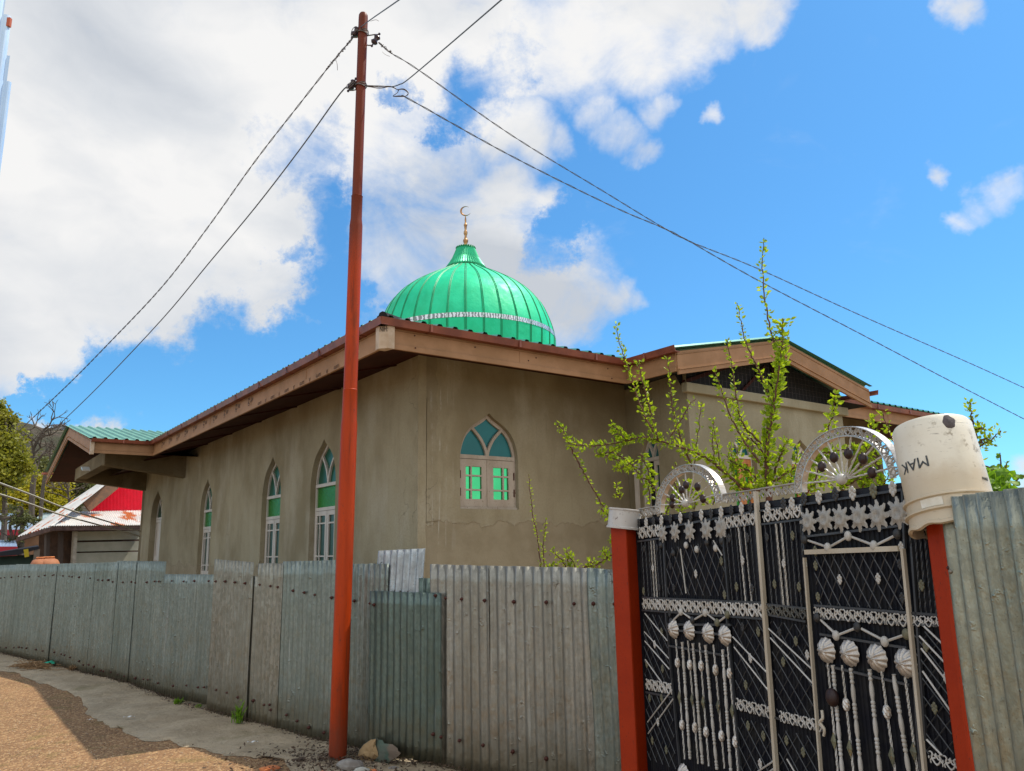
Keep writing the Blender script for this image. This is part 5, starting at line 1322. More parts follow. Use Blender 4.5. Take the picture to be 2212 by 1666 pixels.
# near corrugated sheet at the right edge
s0_ = at_d(2048, 1180, 3.42); s0_.z = 0; sdir = Vector((-.03, -1, 0)).normalized()
nearf = thing('corrugated_sheet', 'close grey-green corrugated sheet standing at the right edge beside the bucket', 'fence', s0_)
mb = MB(); pitch_ = .083; Ls = 1.1; cols = int(Ls/pitch_*10); zt = at_d(2048, 1075, 3.42).z
nn_ = Vector((-sdir.y, sdir.x, 0)); nn_ = nn_ if nn_.dot(EYE - s0_) > 0 else -nn_
for k in range(cols + 1):
    s_ = Ls*k/cols
    for j in range(15):
        g_ = j/14; w_ = .010*mnoise.fractal(Vector((s_*2, g_*2, 9)), 1, 2, 3)
        mb.v.append(sdir*s_ + nn_*(.013*math.sin(2*math.pi*s_/pitch_ + .6) + w_) + Vector((0, 0, zt*g_ + .004*mnoise.noise(Vector((s_*12, 0, 0)))*(j == 14))))
for k in range(cols):
    for j in range(14): a = k*15+j; mb.f.append((a, a+1, a+16, a+15))
o = mk('sheet', mb, 'gF', nearf, recalc=False, smooth=False); o.data.polygons.foreach_set('use_smooth', [True]*len(o.data.polygons)); o.modifiers.new('thickness', 'SOLIDIFY').thickness = .0015
for (x, y) in ((2057,1227),(2061,1235)):
    q = at_pl(x, y, s0_, nn_) + nn_*.012; mk('screw', MB().ball(q - s0_, .009, 10), 'screw' if y < 1230 else 'screwg', nearf, smooth=True)

# ================================================================ TALL TIN HOUSE at the left edge
tb0 = at_d(24, 180, 8.0); tb0.z = 0
tinhouse = thing('tin_clad_house', 'tall pale blue corrugated tin wall at the upper left edge', 'building', tb0)
dw = Vector((-.80, -.60, 0)); nw = Vector((.6, -.8, 0)); mb = MB()
for lay, (ya, xa, yb, xb) in enumerate(((-60,20,41,21),(36,25,69,24.6),(64,22,128,23),(122,21.5,185,23.5),(180,24.6,236,21.5),(232,18.3,3000,-260))):
    A_, B_ = at_pl(xa, ya, tb0, nw), at_pl(xb, min(yb, 800), tb0, nw); zt_, zb__ = A_.z, (B_.z if yb < 2000 else 0.0); eo = (A_ - tb0).dot(dw)
    for k in range(150):
        sa, sb_ = eo + k*.0125, eo + (k+1)*.0125; oa = .009*math.sin(2*math.pi*sa/.076) + .004*lay; ob = .009*math.sin(2*math.pi*sb_/.076) + .004*lay
        pa_, pb_ = dw*sa + nw*oa, dw*sb_ + nw*ob; mb.add([pa_ + Vector((0,0,zb__)), pb_ + Vector((0,0,zb__)), pb_ + Vector((0,0,zt_)), pa_ + Vector((0,0,zt_))], [(0,1,2,3)])
mk('wall', mb, simple('pale_blue_tin', (.42, .58, .78), (.55, .68, .82), 4, .4, .3, .2, 20, (1, 1, .3)), tinhouse, recalc=False, smooth=True)
q = at_pl(19.5, 50, tb0, nw) - tb0; mk('trim', MB().box(q + nw*.01, (.03, .03, .09)), simple('orange_trim', (.45, .10, .04), None, rough=.6), tinhouse)

# ================================================================ APRICOT TREE behind the gate
def tree_from_shoots(name, label, cat, basep, shoots, D, leafmat, wood, dens=.8, lsize=.056, group=None, seed=1, trunk=None):
    rnd = random.Random(seed); T_ = thing(name, label, cat, basep, 0, group); lv = MB(); wd = MB()
    def leafat(p, d, s_):
        d = d.normalized(); sd = d.cross(Vector((rnd.uniform(-1,1), rnd.uniform(-1,1), rnd.uniform(-1,1)))).normalized(); nrm = d.cross(sd); w = s_*.30
        m1 = p + d*s_*.45 - nrm*s_*.10; tip = p + d*s_ - nrm*s_*.25*rnd.random()
        b = len(lv.v); lv.v += [p, p + d*s_*.35 + sd*w + nrm*s_*.07, p + d*s_*.68 + sd*w*.75 + nrm*s_*.05, tip, p + d*s_*.68 - sd*w*.75 + nrm*s_*.05, p + d*s_*.35 - sd*w + nrm*s_*.07, m1]
        lv.f.extend([(b, b+1, b+6), (b+1, b+2, b+6), (b+2, b+3, b+6), (b+3, b+4, b+6), (b+4, b+5, b+6), (b+5, b, b+6)])
    for sh in shoots:
        pts = sh[0]; r0_, r1_ = sh[1]; de = sh[2]; dd = sh[3] if len(sh) > 3 else 0; ls = sh[4] if len(sh) > 4 else 1.0
        P = cr_spline([at_d(x, y, D + dd) for x, y in pts], 7); n = len(P)
        for i in range(1, n-1): P[i] = P[i] + Vector((rnd.uniform(-1,1), rnd.uniform(-1,1)*2, rnd.uniform(-1,1)))*.006
        br = MB().tube(P, [r0_ + (r1_-r0_)*i/(n-1) for i in range(n)], 6)
        mk('branch', br, wood, T_, world=True, smooth=True)
        Ls_ = sum((b-a).length for a, b in zip(P, P[1:])); step = .0100 / (de*dens); d_ = 0
        cum = [0]
        for a, b in zip(P, P[1:]): cum.append(cum[-1] + (b-a).length)
        i = 0
        while d_ < Ls_:
            while i < n-2 and cum[i+1] < d_: i += 1
            a, b = P[i], P[i+1]; p = a.lerp(b, (d_-cum[i])/max(1e-6, cum[i+1]-cum[i])); t = (b-a).normalized()
            rv = Vector((rnd.gauss(0,1), rnd.gauss(0,1), rnd.gauss(0,1))); rv = (rv - t*rv.dot(t)).normalized()
            f = d_/Ls_; spur = rnd.random()**1.6 * .028 * ls * de**.5
            q = p + rv*spur; leafat(q, rv + t*rnd.uniform(.1, .9)*(1 if True else -1) + Vector((0, 0, rnd.uniform(-.2, .5))), lsize*ls*rnd.uniform(.6, 1.2)*(1 - .2*f))
            d_ += step*rnd.uniform(.5, 1.5)
    mk('crown', lv, leafmat, T_, world=True, recalc=False)
    if trunk:
        for pts, ra, rb in trunk: mk('trunk', MB().tube(cr_spline(pts, 6), [ra + (rb-ra)*i/((len(pts)-1)*6) for i in range((len(pts)-1)*6+1)], 10), wood, T_, world=True, smooth=True)
    return T_
D_ = 7.4
thin, med, thk = (.007, .003), (.011, .004), (.018, .008)
shoots = [
 ([(1662,1060),(1655,1000),(1658,940),(1668,880),(1678,820),(1688,750),(1692,690)], (.024,.007), 3.6, 0, 1.25),
 ([(1664,930),(1674,860),(1684,790),(1690,740)], med, 2.0, -.1, 1.2),
 ([(1686,770),(1669,728),(1661,696),(1651,634),(1646,561),(1650,514)], (.010,.003), 1.15),
 ([(1664,870),(1646,816),(1630,782),(1612,741),(1602,701),(1593,655)], (.010,.003), 1.15, .1),
 ([(1645,960),(1609,920),(1594,879),(1586,826),(1578,772),(1570,735)], (.010,.003), 1.2, .15),
 ([(1640,1000),(1600,940),(1576,894),(1557,840),(1543,798)], (.010,.003), 1.3, -.1),
 ([(1655,985),(1625,950),(1596,905),(1580,870)], med, 1.2, .2),
 ([(1425,952),(1404,920),(1386,884),(1370,837),(1352,780),(1339,743),(1330,700)], (.010,.003), 1.2),
 ([(1412,935),(1405,890),(1396,853),(1386,816),(1379,777)], (.009,.003), 1.4, .1),
 ([(1495,1010),(1470,945),(1458,905),(1451,863),(1447,816),(1440,772)], (.009,.003), 1.1, .1),
 ([(1448,943),(1469,910),(1480,892),(1490,872),(1503,862)], (.006,.003), .55),
 ([(1500,1020),(1505,960),(1511,915),(1516,868)], (.006,.003), .8, .2),
 ([(1556,1010),(1550,970),(1544,940),(1541,905)], (.006,.003), 1.1, .2),
 ([(1544,1000),(1540,960),(1540,930)], (.006,.003), .5),
 ([(1660,1058),(1610,1056),(1575,1029),(1541,1000),(1509,980),(1462,963),(1418,951),(1384,945)], (.018,.007), 2.4, 0, 1.1),
 ([(1384,945),(1350,953),(1308,961),(1266,963),(1232,958),(1222,940),(1213,924),(1203,918)], (.008,.004), 1.7),
 ([(1232,965),(1249,1000),(1266,1029),(1284,1061),(1298,1088),(1320,1122),(1335,1145)], (.008,.005), .65),
 ([(1284,983),(1315,978),(1335,968),(1350,955)], thin, 1.5),
 ([(1356,955),(1340,938),(1330,925),(1322,918)], thin, 2.6),
 ([(1318,975),(1340,985),(1365,1005),(1380,1025),(1398,1037),(1414,1056),(1428,1066)], (.006,.006), 1.4, .1, 1.1),
 ([(1382,980),(1392,1000),(1400,1018),(1402,1044),(1404,1085)], (.006,.005), 1.7, .1, 1.1),
 ([(1296,978),(1330,992),(1345,1000)], thin, 1.3), ([(1362,1002),(1340,1012),(1332,1010)], thin, 2.2),
 ([(1665,1045),(1680,1000),(1692,970),(1703,948)], med, 2.0, .1, 1.1),
 ([(1670,1040),(1683,1034),(1703,1019),(1727,1005),(1745,985)], (.010,.006), 1.8, 0, 1.1),
 ([(1650,1050),(1620,1020),(1585,1000),(1570,985)], med, 2.0, .1, 1.1), ([(1600,1060),(1590,1030),(1580,990),(1577,960)], thin, 1.3, .2),
 ([(1640,1060),(1625,1040),(1600,1010),(1592,980),(1600,950)], thin, 1.8, .2, 1.1), ([(1705,1050),(1712,1020),(1722,985),(1718,965)], thin, 1.6, .3),
 ([(1710,1055),(1735,1030),(1745,1010)], thin, 2.0, .3, 1.1), ([(1690,1060),(1695,1030),(1690,1000)], thin, 2.0, .3, 1.1),
 ([(1470,1100),(1462,1060),(1455,1030),(1460,1000)], thin, .9, .3), ([(1530,1090),(1510,1070),(1490,1050),(1480,1040)], thin, 1.3, .3), ([(1540,1090),(1545,1060),(1530,1030)], thin, 1.0, .4),
 ([(1440,1110),(1450,1080),(1462,1066)], thin, 2.0, .3), ([(1500,1100),(1505,1078),(1515,1070)], thin, 2.0, .3), ([(1470,1108),(1480,1088)], thin, 2.5, .3),
]
trunkpts = [[at_d(1668,1420,7.3), at_d(1664,1250,7.35), at_d(1660,1150,7.4), at_d(1662,1058,7.4)]]
base_t = at_d(1668, 1420, 7.3); base_t.z = 0
tree_from_shoots('apricot_tree', 'young fruit tree with upright leafy shoots rising behind the black gate', 'tree', base_t, shoots, D_, 'leaf', 'bark', .72, .054, seed=4, trunk=[([base_t] + trunkpts[0][1:], .06, .028)])
# the same kind of tree seen through and beside the larger arch
sh2 = [([(1792,960),(1790,922),(1798,899),(1802,870),(1803,850)], thin, 1.8, 0, 1.1), ([(1880,960),(1881,927),(1886,899)], thin, 2.0, .1), ([(1935,975),(1928,946),(1915,920),(1906,888)], thin, 1.2, .1),
 ([(1745,1010),(1760,985),(1780,979),(1826,972),(1863,979),(1900,990)], (.008,.005), 2.3, 0, 1.0), ([(1812,1040),(1850,1020),(1868,990),(1872,962)], med, 2.6, 0, 1.1), ([(1760,1060),(1765,1020),(1775,990),(1790,975)], thin, 2.0, 0, 1.1),
 ([(1815,1055),(1845,1040),(1880,1030),(1912,1040)], med, 2.8, 0, 1.15), ([(1740,1070),(1755,1050),(1775,1040),(1800,1050)], thin, 2.4, 0, 1.1), ([(1842,1010),(1850,985),(1848,962)], thin, 1.6), ([(1860,1060),(1885,1020),(1893,1000)], thin, 2.4),
 ([(1905,1060),(1915,1035),(1925,1020)], thin, 2.2)]
b2 = at_d(1830, 1400, 6.4); b2.z = 0
tree_from_shoots('apricot_tree', 'leafy fruit tree seen through the larger half wheel arch of the gate', 'tree', b2, sh2, 6.6, 'leaf', 'bark', .72, .052, seed=9, trunk=[([b2, at_d(1828,1200,6.5), at_d(1820,1058,6.6)], .035, .014)])
sh3 = [([(1167,1240),(1168,1213),(1163,1178),(1160,1147),(1153,1123),(1149,1093),(1145,1062),(1142,1025)], (.006,.003), .5), ([(1176,1240),(1175,1215),(1173,1175),(1177,1146),(1180,1122)], (.006,.002), .75),
 ([(1175,1228),(1190,1222),(1205,1221)], thin, 2.2), ([(1225,1235),(1215,1212),(1200,1198),(1193,1186)], thin, 1.6), ([(1250,1240),(1238,1215),(1228,1200),(1222,1188)], thin, 2.6), ([(1234,1230),(1226,1210),(1233,1195)], thin, 1.8)]
b3 = at_d(1185, 1420, 7.6); b3.z = 0
tree_from_shoots('fruit_sapling', 'thin sapling shoots just above the fence top below the arched window', 'sapling', b3, sh3, 7.6, 'leaf', 'bark', .9, .036, seed=12, trunk=[([b3, at_d(1178,1300,7.6), at_d(1172,1240,7.6)], .015, .007)])
sh4 = [([(1345,1185),(1328,1196),(1308,1209),(1280,1223),(1262,1224)], (.008,.005), 1.0), ([(1312,1205),(1305,1196),(1308,1190)], thin, 2.2), ([(1262,1226),(1275,1217),(1288,1214)], thin, 2.4), ([(1345,1180),(1328,1172),(1318,1168)], thin, 2.0), ([(1345,1140),(1330,1132),(1328,1128)], thin, 1.5), ([(1340,1075),(1337,1062),(1331,1048)], thin, 1.4), ([(1336,1068),(1324,1070)], thin, 1.4), ([(1300,1100),(1310,1110),(1326,1118),(1338,1122)], thin, 2.4)]
b4 = at_d(1365, 1420, 7.2); b4.z = 0
tree_from_shoots('fruit_sapling', 'low arching leafy branch behind the left gate post', 'sapling', b4, sh4, 6.9, 'leaf', 'bark', .9, .04, seed=15, trunk=[([b4, at_d(1362,1280,7.0), at_d(1350,1182,6.9)], .016, .008)])
sh5 = [([(2112,1000),(2108,950),(2103,920),(2099,893),(2094,868)], (.008,.003), 1.8), ([(2112,960),(2125,950),(2140,948)], thin, 1.6), ([(2100,980),(2118,964),(2139,951),(2160,931)], (.006,.003), 1.5), ([(2108,930),(2118,925),(2130,928)], thin, 2.0)]
b5 = at_d(2105, 1350, 5.6); b5.z = 0
tree_from_shoots('apricot_tree', 'leafy twigs sticking out behind the white bucket', 'tree', b5, sh5, 5.6, 'leaf', 'bark', .9, .036, seed=21, trunk=[([b5, at_d(2108,1120,5.6), at_d(2112,1000,5.6)], .018, .008)])
# broad leaved shrub behind the near sheet
b6 = at_d(2155, 1300, 4.9); b6.z = 0; shr = thing('lilac_bush', 'broad-leaved green bush peeping over the near corrugated sheet', 'bush', b6)
rnd = random.Random(31); lv = MB(); st = MB()
def broad(p, d, s_):
    d = d.normalized(); sd = d.cross(Vector((rnd.uniform(-1,1), rnd.uniform(-1,1), rnd.uniform(-.3,1)))).normalized(); b = len(lv.v); n = d.cross(sd)
    prof_ = [(0,0),(.12,.34),(.38,.46),(.7,.34),(1,0)]
    lv.v += [p + d*s_*t for t, _ in prof_] + [p + d*s_*t + sd*s_*w + n*s_*.08 for t, w in prof_[1:-1]] + [p + d*s_*t - sd*s_*w + n*s_*.08 for t, w in prof_[1:-1]]
    lv.f.extend([(b, b+5, b+1), (b+1, b+5, b+6, b+2), (b+2, b+6, b+7, b+3), (b+3, b+7, b+4), (b, b+1, b+8), (b+1, b+2, b+9, b+8), (b+2, b+3, b+10, b+9), (b+3, b+4, b+10)])
for k in range(150):
    x = 2156 + rnd.gauss(0, 17); y = 1036 + rnd.uniform(-28, 40); 
    if y < 1012 and abs(x - 2156) > 14: continue
    broad(at_d(x, y, 4.9 + rnd.gauss(0, .12)), Vector((rnd.gauss(0,.7), rnd.gauss(0,.7), rnd.gauss(.1,.6))), rnd.uniform(.035, .055))
for pl in ([(2150,1090),(2134,1040),(2120,1012),(2112,1002)], [(2156,1090),(2150,1030),(2140,1012),(2128,1006)], [(2162,1090),(2163,1030),(2162,1000),(2160,978)], [(2168,1090),(2172,1040),(2173,1010),(2176,996)], [(2180,1090),(2190,1050),(2202,1032),(2216,1028)]):
    P = cr_spline([at_d(x, y, 4.9) for x, y in pl], 6); st.tube(P, [.006*(1-i/len(P)) + .0018 for i in range(len(P))], 5)
    for i in range(len(P)//2, len(P), 2): broad(P[i], Vector((rnd.gauss(0,1), rnd.gauss(0,1), rnd.gauss(-.1,.8))), rnd.uniform(.018, .032))
mk('foliage', lv, 'leafb', shr, world=True, recalc=False); mk('stem', st, 'bark', shr, world=True, smooth=True)

# ================================================================ LEFT BACKGROUND
# hill
hill = MB(); nx_, ny_ = 120, 26
def ridge(x): # skyline height by azimuth, taken at 420 m
    return 0
sky_px = [(-200,880),(-60,898),(0,905),(60,914),(95,925),(130,926),(165,924),(220,938),(300,955),(420,985),(600,1010),(900,1040),(1400,1060),(2300,1100)]
def skyy(x):
    for (a, ya), (b, yb) in zip(sky_px, sky_px[1:]):
        if a <= x <= b: return ya + (yb-ya)*(x-a)/(b-a)
    return 1100
for i in range(nx_ + 1):
    x = -200 + 2500*i/nx_ ; top = at_d(x, skyy(x) + 3*mnoise.noise(Vector((x*.04, 0, 0))), 430)
    d = Vector((top.x, top.y, 0)).normalized()
    for j in range(ny_ + 1):
        t = j/ny_; D = 130 + 300*t; z = 1.2 + (top.z - 1.2) * (t**1.25) + 6*mnoise.fractal(Vector((i*.25, j*.35, 1)), 1, 2, 4)*t*(1-t)*2
        hill.v.append(d*D + Vector((0, 0, z - (1.5 if j == 0 else 0))))
    hill.v.append(d*520 + Vector((0, 0, top.z*.7)))
W_ = ny_ + 2
for i in range(nx_):
    for j in range(ny_ + 1): a = i*W_+j; hill.f.append((a, a+1, a+W_+1, a+W_))
m = MT('scrub_hillside', .95, 0, .1); c = m.mix(m.rng(m.noise(.03, 6, .65), .40, .62), (.13, .10, .075), (.075, .075, .045)); c = m.mix(m.rng(m.noise(.35, 5, .7), .48, .62, 0, .8), c, (.055, .05, .035)); c = m.mix(m.rng(m.noise(.05, 5, .6, (1,1,3), (40,0,0)), .58, .66, 0, .7), c, (.21, .165, .125))
m.col(c); m.bump(m.noise(.5, 6, .7), 1.0, 2.5); K['hill'] = m.m
struct('hill', hill, 'hill', smooth=True)
hb = at_d(128, 927, 425); hh = thing('hilltop_shrine', 'tiny flat-roofed building on the far hilltop', 'building', hb)
mk('wall', MB().box((0,0,.4), (4.2, 3, 1.8)), simple('shrine_wall', (.30, .27, .25), None), hh); mk('roof', MB().box((0,0,1.5), (6.2, 4, .35)).box((0,0,1.9), (4.6, 3, .4)), simple('shrine_roof', (.22, .20, .22), None), hh)

# red gabled house
D1 = 34.0
rh = thing('red_gabled_house', 'old house with bright red tin gable and rusty corrugated roof left of the mosque', 'house', Vector((*at_d(210, 1180, D1).xy, 0)))
RW = lambda x, y, D=D1: at_d(x, y, D)
fd = Vector((-.83, .56, 0)).normalized(); rt = Vector((fd.y, -fd.x, 0))
mid_ = Vector((*RW(210, 1150).xy, 0))
def hp(x, y, dep=0): return at_pl(x, y, mid_ + fd*dep, fd)
m = MT('red_corrugated_sheet', .45, 0, .4); m.col(m.mix(m.rng(m.noise(4, 4, .6), .3, .7), (.80, .004, .028), (.72, .003, .022))); K['redtin'] = m.m
def corr_quad(a, b, c_, d, nper, amp, nrm, mat, name, parent, smooth=True):
    """a-b bottom edge, d-c top edge; corrugations run a->d"""
    mb = MB(); n = nper*6
    for i in range(n+1):
        t = i/n; off = nrm*amp*math.sin(2*math.pi*nper*t); mb.v += [a.lerp(b, t) + off, d.lerp(c_, t) + off]
    for i in range(n): mb.f.append((2*i, 2*i+2, 2*i+3, 2*i+1))
    o = mk(name, mb, mat, parent, world=True, recalc=False); o.data.polygons.foreach_set('use_smooth', [True]*len(o.data.polygons)); return o
up = Vector((0,0,1))
mb = MB(); P = [hp(170,1104,1.2), hp(345,1104,1.2), hp(345,980,1.2), hp(300,985,1.2), hp(240,1046,1.2), hp(196,1098,1.2)]
# red gable as ribbed triangle sheet
gx0, gx1 = 190, 350
mb = MB(); n = 260
for i in range(n+1):
    x = gx0 + (gx1-gx0)*i/n; yt = max(985, 1106 - (x-190)*1.02); b_ = hp(x, 1108, 1.2); t_ = at_pl(x, yt, mid_ + fd*1.2, fd); off = -fd*.012*math.sin(i*2*math.pi/5)
    mb.v += [b_ + off, t_ + off]
for i in range(n): mb.f.append((2*i, 2*i+2, 2*i+3, 2*i+1))
mk('gable', mb, 'redtin', rh, world=True, recalc=False)
m = MT('rusty_white_roofing', .5, .2, .4); c = m.mix(m.rng(m.noise(1.2, 5, .6), .35, .7), (.62, .60, .56), (.50, .49, .46))
c = m.mix(m.rng(m.noise(1.6, 4, .6, (1, 1, .15), (3, 3, 0)), .56, .60), c, (.42, .12, .03)); c = m.mix(m.rng(m.noise(7, 5, .7, (1, .3, .2)), .58, .7, 0, .7), c, (.33, .20, .13)); m.col(c); K['rustroof'] = m.m
# lower skirt roof
a, b = hp(108,1136,-.9), hp(325,1134,-.9); c_, d = hp(325,1102,1.15), hp(150,1106,1.15)
corr_quad(a, b, c_, d, 46, .02, (up*.8 - fd*.4).normalized(), 'rustroof', 'skirt_roof', rh)
# left hipped main slope, in two tiers, seen from below the ridge
a, b = at_pl(37,1160,mid_ + fd*2.2, fd), at_pl(118,1134,mid_ - fd*.85, fd); c_, d = at_pl(252,1028,mid_ + fd*.75, fd), at_pl(232,1032,mid_ + fd*2.2, fd)
corr_quad(a, b, c_, d, 14, .02, up, 'rustroof', 'main_roof', rh)
mb = MB().bar(hp(186,1096,.6) , hp(248,1046,.6), .10, .42); mk('bargeboard', mb, simple('weathered_board', (.26, .13, .07), (.17, .10, .065), 6, .9), rh, world=True)
mb = MB().bar(hp(110,1141,-.8), hp(325,1140,-.8), .1, .17); mb.bar(hp(38,1166,1.5), hp(112,1143,-.8), .1, .15); mk('eave_board', mb, simple('dark_eave_wood', (.055, .03, .025), (.10, .06, .05), 6, .9), rh, world=True)
mb = MB()
for (y0, y1) in ((1149, 1168), (1172, 1192), (1195, 1240)):
    p = [hp(163,y1,0), hp(304,y1+-3,0), hp(304,y0-3,0), hp(163,y0,0)]; mb.hexa(p, [q + fd*.03 for q in p])
mk('siding', mb, simple('grey_board_siding', (.21, .21, .165), (.26, .255, .21), 1.5, .9), rh, world=True)
vw_ = ray(200,1180); p = [hp(84,1240,.4), hp(330,1240,.4), hp(330,1140,.4), hp(84,1146,.4)]; mk('wall', MB().hexa(p, [q + vw_*2 for q in p]), simple('dark_mud_brick', (.05, .03, .022), (.085, .05, .035), 4, .95, 0, .8, 9), rh, world=True)
mk('post', MB().bar(hp(157,1235,-.4), hp(162,1148,-.4), .13, .13), simple('weathered_post', (.30, .27, .22), (.22, .19, .15), 8, .9), rh, world=True)
mk('post', MB().bar(hp(307,1235,-.4), hp(309,1146,-.4), .12, .12), simple('orange_wood_post', (.22, .10, .035), (.10, .05, .025), 8, .9), rh, world=True)
mk('post', MB().bar(hp(100,1235,-.2), hp(102,1150,-.2), .16, .12).bar(hp(130,1235,-.2), hp(131,1150,-.2), .16, .12), simple('dark_post', (.04, .025, .018), None), rh, world=True)

# blue-roofed houses further off
def far_house(name, label, px, D, roofc, wallc, fasc, win=None, group=None):
    """px: (x0,x1,y_ridge,y_eave,y_base, ridge x0, ridge x1)"""
    x0, x1, yr, ye, yb, rx0, rx1 = px; base = Vector((*at_d((x0+x1)/2, ye, D).xy, 0)); h = thing(name, label, 'house', base, 0, group)
    f = ray((x0+x1)/2, ye); f = Vector((f.x, f.y, 0)).normalized(); q = lambda x, y, dp=0: at_pl(x, y, base + f*dp, f)
    w = [q(x0+3,yb), q(x1-3,yb), q(x1-3,ye), q(x0+3,ye)]; mk('wall', MB().hexa(w, [p + f*5 for p in w]), wallc, h, world=True)
    mb = MB(); A, B = q(x0,ye,-.6), q(x1,ye,-.6); R0, R1 = q(rx0,yr,3), q(rx1,yr,3); A2, B2 = q(x0,ye,6.6), q(x1,ye,6.6); n = (up*.8 - f*.5)
    corr_quad(A, B, R1, R0, 30, .04, n.normalized(), roofc, 'roof', h)
    mk('roof', MB().add([A2, B2, R1, R0], [(0,1,2,3)]).add([A, R0, A2], [(0,1,2)]).add([B, B2, R1], [(0,1,2)]), roofc, h, world=True)
    mk('fascia', MB().bar(A - up*.1, B - up*.1, .08, .28), fasc, h, world=True)
    if win:
        for (wx0, wx1, wy0, wy1) in win:
            p = [q(wx0,wy1,-.05), q(wx1,wy1,-.05), q(wx1,wy0,-.05), q(wx0,wy0,-.05)]; o = mk('window', MB().hexa(p, [v + f*.1 for v in p]), simple('orange_wood_frame', (.42, .19, .06), (.30, .12, .04), 5, .7), h, world=True)
            m_ = 1.6; p = [q(wx0+m_,wy1-m_,-.09), q((wx0+wx1)/2-m_/2,wy1-m_,-.09), q((wx0+wx1)/2-m_/2,wy0+m_,-.09), q(wx0+m_,wy0+m_,-.09)]; p2 = [q((wx0+wx1)/2+m_/2,wy1-m_,-.09), q(wx1-m_,wy1-m_,-.09), q(wx1-m_,wy0+m_,-.09), q((wx0+wx1)/2+m_/2,wy0+m_,-.09)]
            mk('pane', MB().add(p, [(0,1,2,3)]).add(p2, [(0,1,2,3)]), 'darkglass', o, world=True)
    return h
bluer = simple('pale_blue_roof', (.32, .42, .52), (.42, .50, .56), 1, .4, .3); redf = simple('red_fascia', (.30, .015, .03), None)
brickw = simple('brown_brick_wall', (.16, .09, .05), (.22, .12, .07), 2, .9)
far_house('village_house', 'distant house with pale blue tin roof and wooden window behind the trees', (-40,88,1110,1146,1215,-10,40), 48, bluer, brickw, redf, [(8,27,1149,1168)], 'distant village houses')
far_house('village_house', 'distant pale-roofed house right behind the rusty roof of the red gabled house', (45,170,1108,1142,1200,95,130), 56, simple('pale_grey_blue_roof', (.36,.46,.50), (.46,.54,.56), 1, .4, .3), brickw, redf, None, 'distant village houses')
far_house('village_shed', 'low shed with light blue roof and red edge at the far left', (-60,38,1168,1183,1215,-50,34), 38, simple('light_blue_shed_roof', (.38,.48,.62), None, rough=.4), simple('red_shed_wall', (.25,.04,.04), None), redf)
# dark lean-to and green tarpaulin close behind the fence
lt = thing('lean_to', 'dark sagging lean-to roof behind the fence at the far left', 'shed', Vector((*at_d(40, 1200, 22).xy, 0)))
fdl = ray(40, 1200); fdl = Vector((fdl.x, fdl.y, 0)).normalized(); ql = lambda x, y, dp=0: at_pl(x, y, lt.location + fdl*dp, fdl)
mk('roof', MB().hexa([ql(-40,1204,-.3), ql(38,1199,-.3), ql(84,1186,-.3), ql(80,1183,1.5)], [v + up*.06 for v in (ql(-40,1204,-.3), ql(38,1199,-.3), ql(84,1186,-.3), ql(80,1183,1.5))]), simple('black_tar_roof', (.018,.018,.024), None), lt, world=True)
mk('wall', MB().hexa([ql(-60,1240), ql(76,1240), ql(76,1198), ql(-60,1206)], [v + fdl*2 for v in (ql(-60,1240), ql(76,1240), ql(76,1198), ql(-60,1206))]), simple('dark_green_tarpaulin', (.045,.075,.05), (.03,.055,.04), 2, .7, 0, .5, 5), lt, world=True)
mk('post', MB().bar(ql(76,1235,-.2), ql(80,1187,-.2), .16, .12), simple('light_plank', (.25,.20,.15), None), lt, world=True)
mk('crate', MB().bar(ql(52,1196,-.35), ql(62,1194,-.35), .08, .18), simple('yellow_plastic', (.55,.40,.02), None), lt, world=True)
# orange-brown rounded jar tops behind the fence
for k, (x, y, s_) in enumerate(((88, 1213, .19), (104, 1212, .21))):
    p = at_d(x, y + 6, 17.5); t = thing('clay_pot', ('smaller ' if k == 0 else 'larger ') + 'rounded orange clay pot showing over the fence, ' + ('left one' if k == 0 else 'right one'), 'pot', p - up*.25, 0, 'clay pots behind the fence')
    mb = MB().lathe([(0, -.1), (s_*.7, -.05), (s_, .12), (s_*.95, .24), (s_*.75, .32), (s_*.45, .35), (0, .35)], n=24); mk('body', mb, simple('terracotta', (.42, .17, .08), (.33, .12, .055), 6, .7), t, smooth=True)
    mk('rim', MB().lathe([(s_*.42, .34), (s_*.5, .37), (s_*.42, .385), (s_*.30, .36)], n=20), 'brick', t, smooth=True)

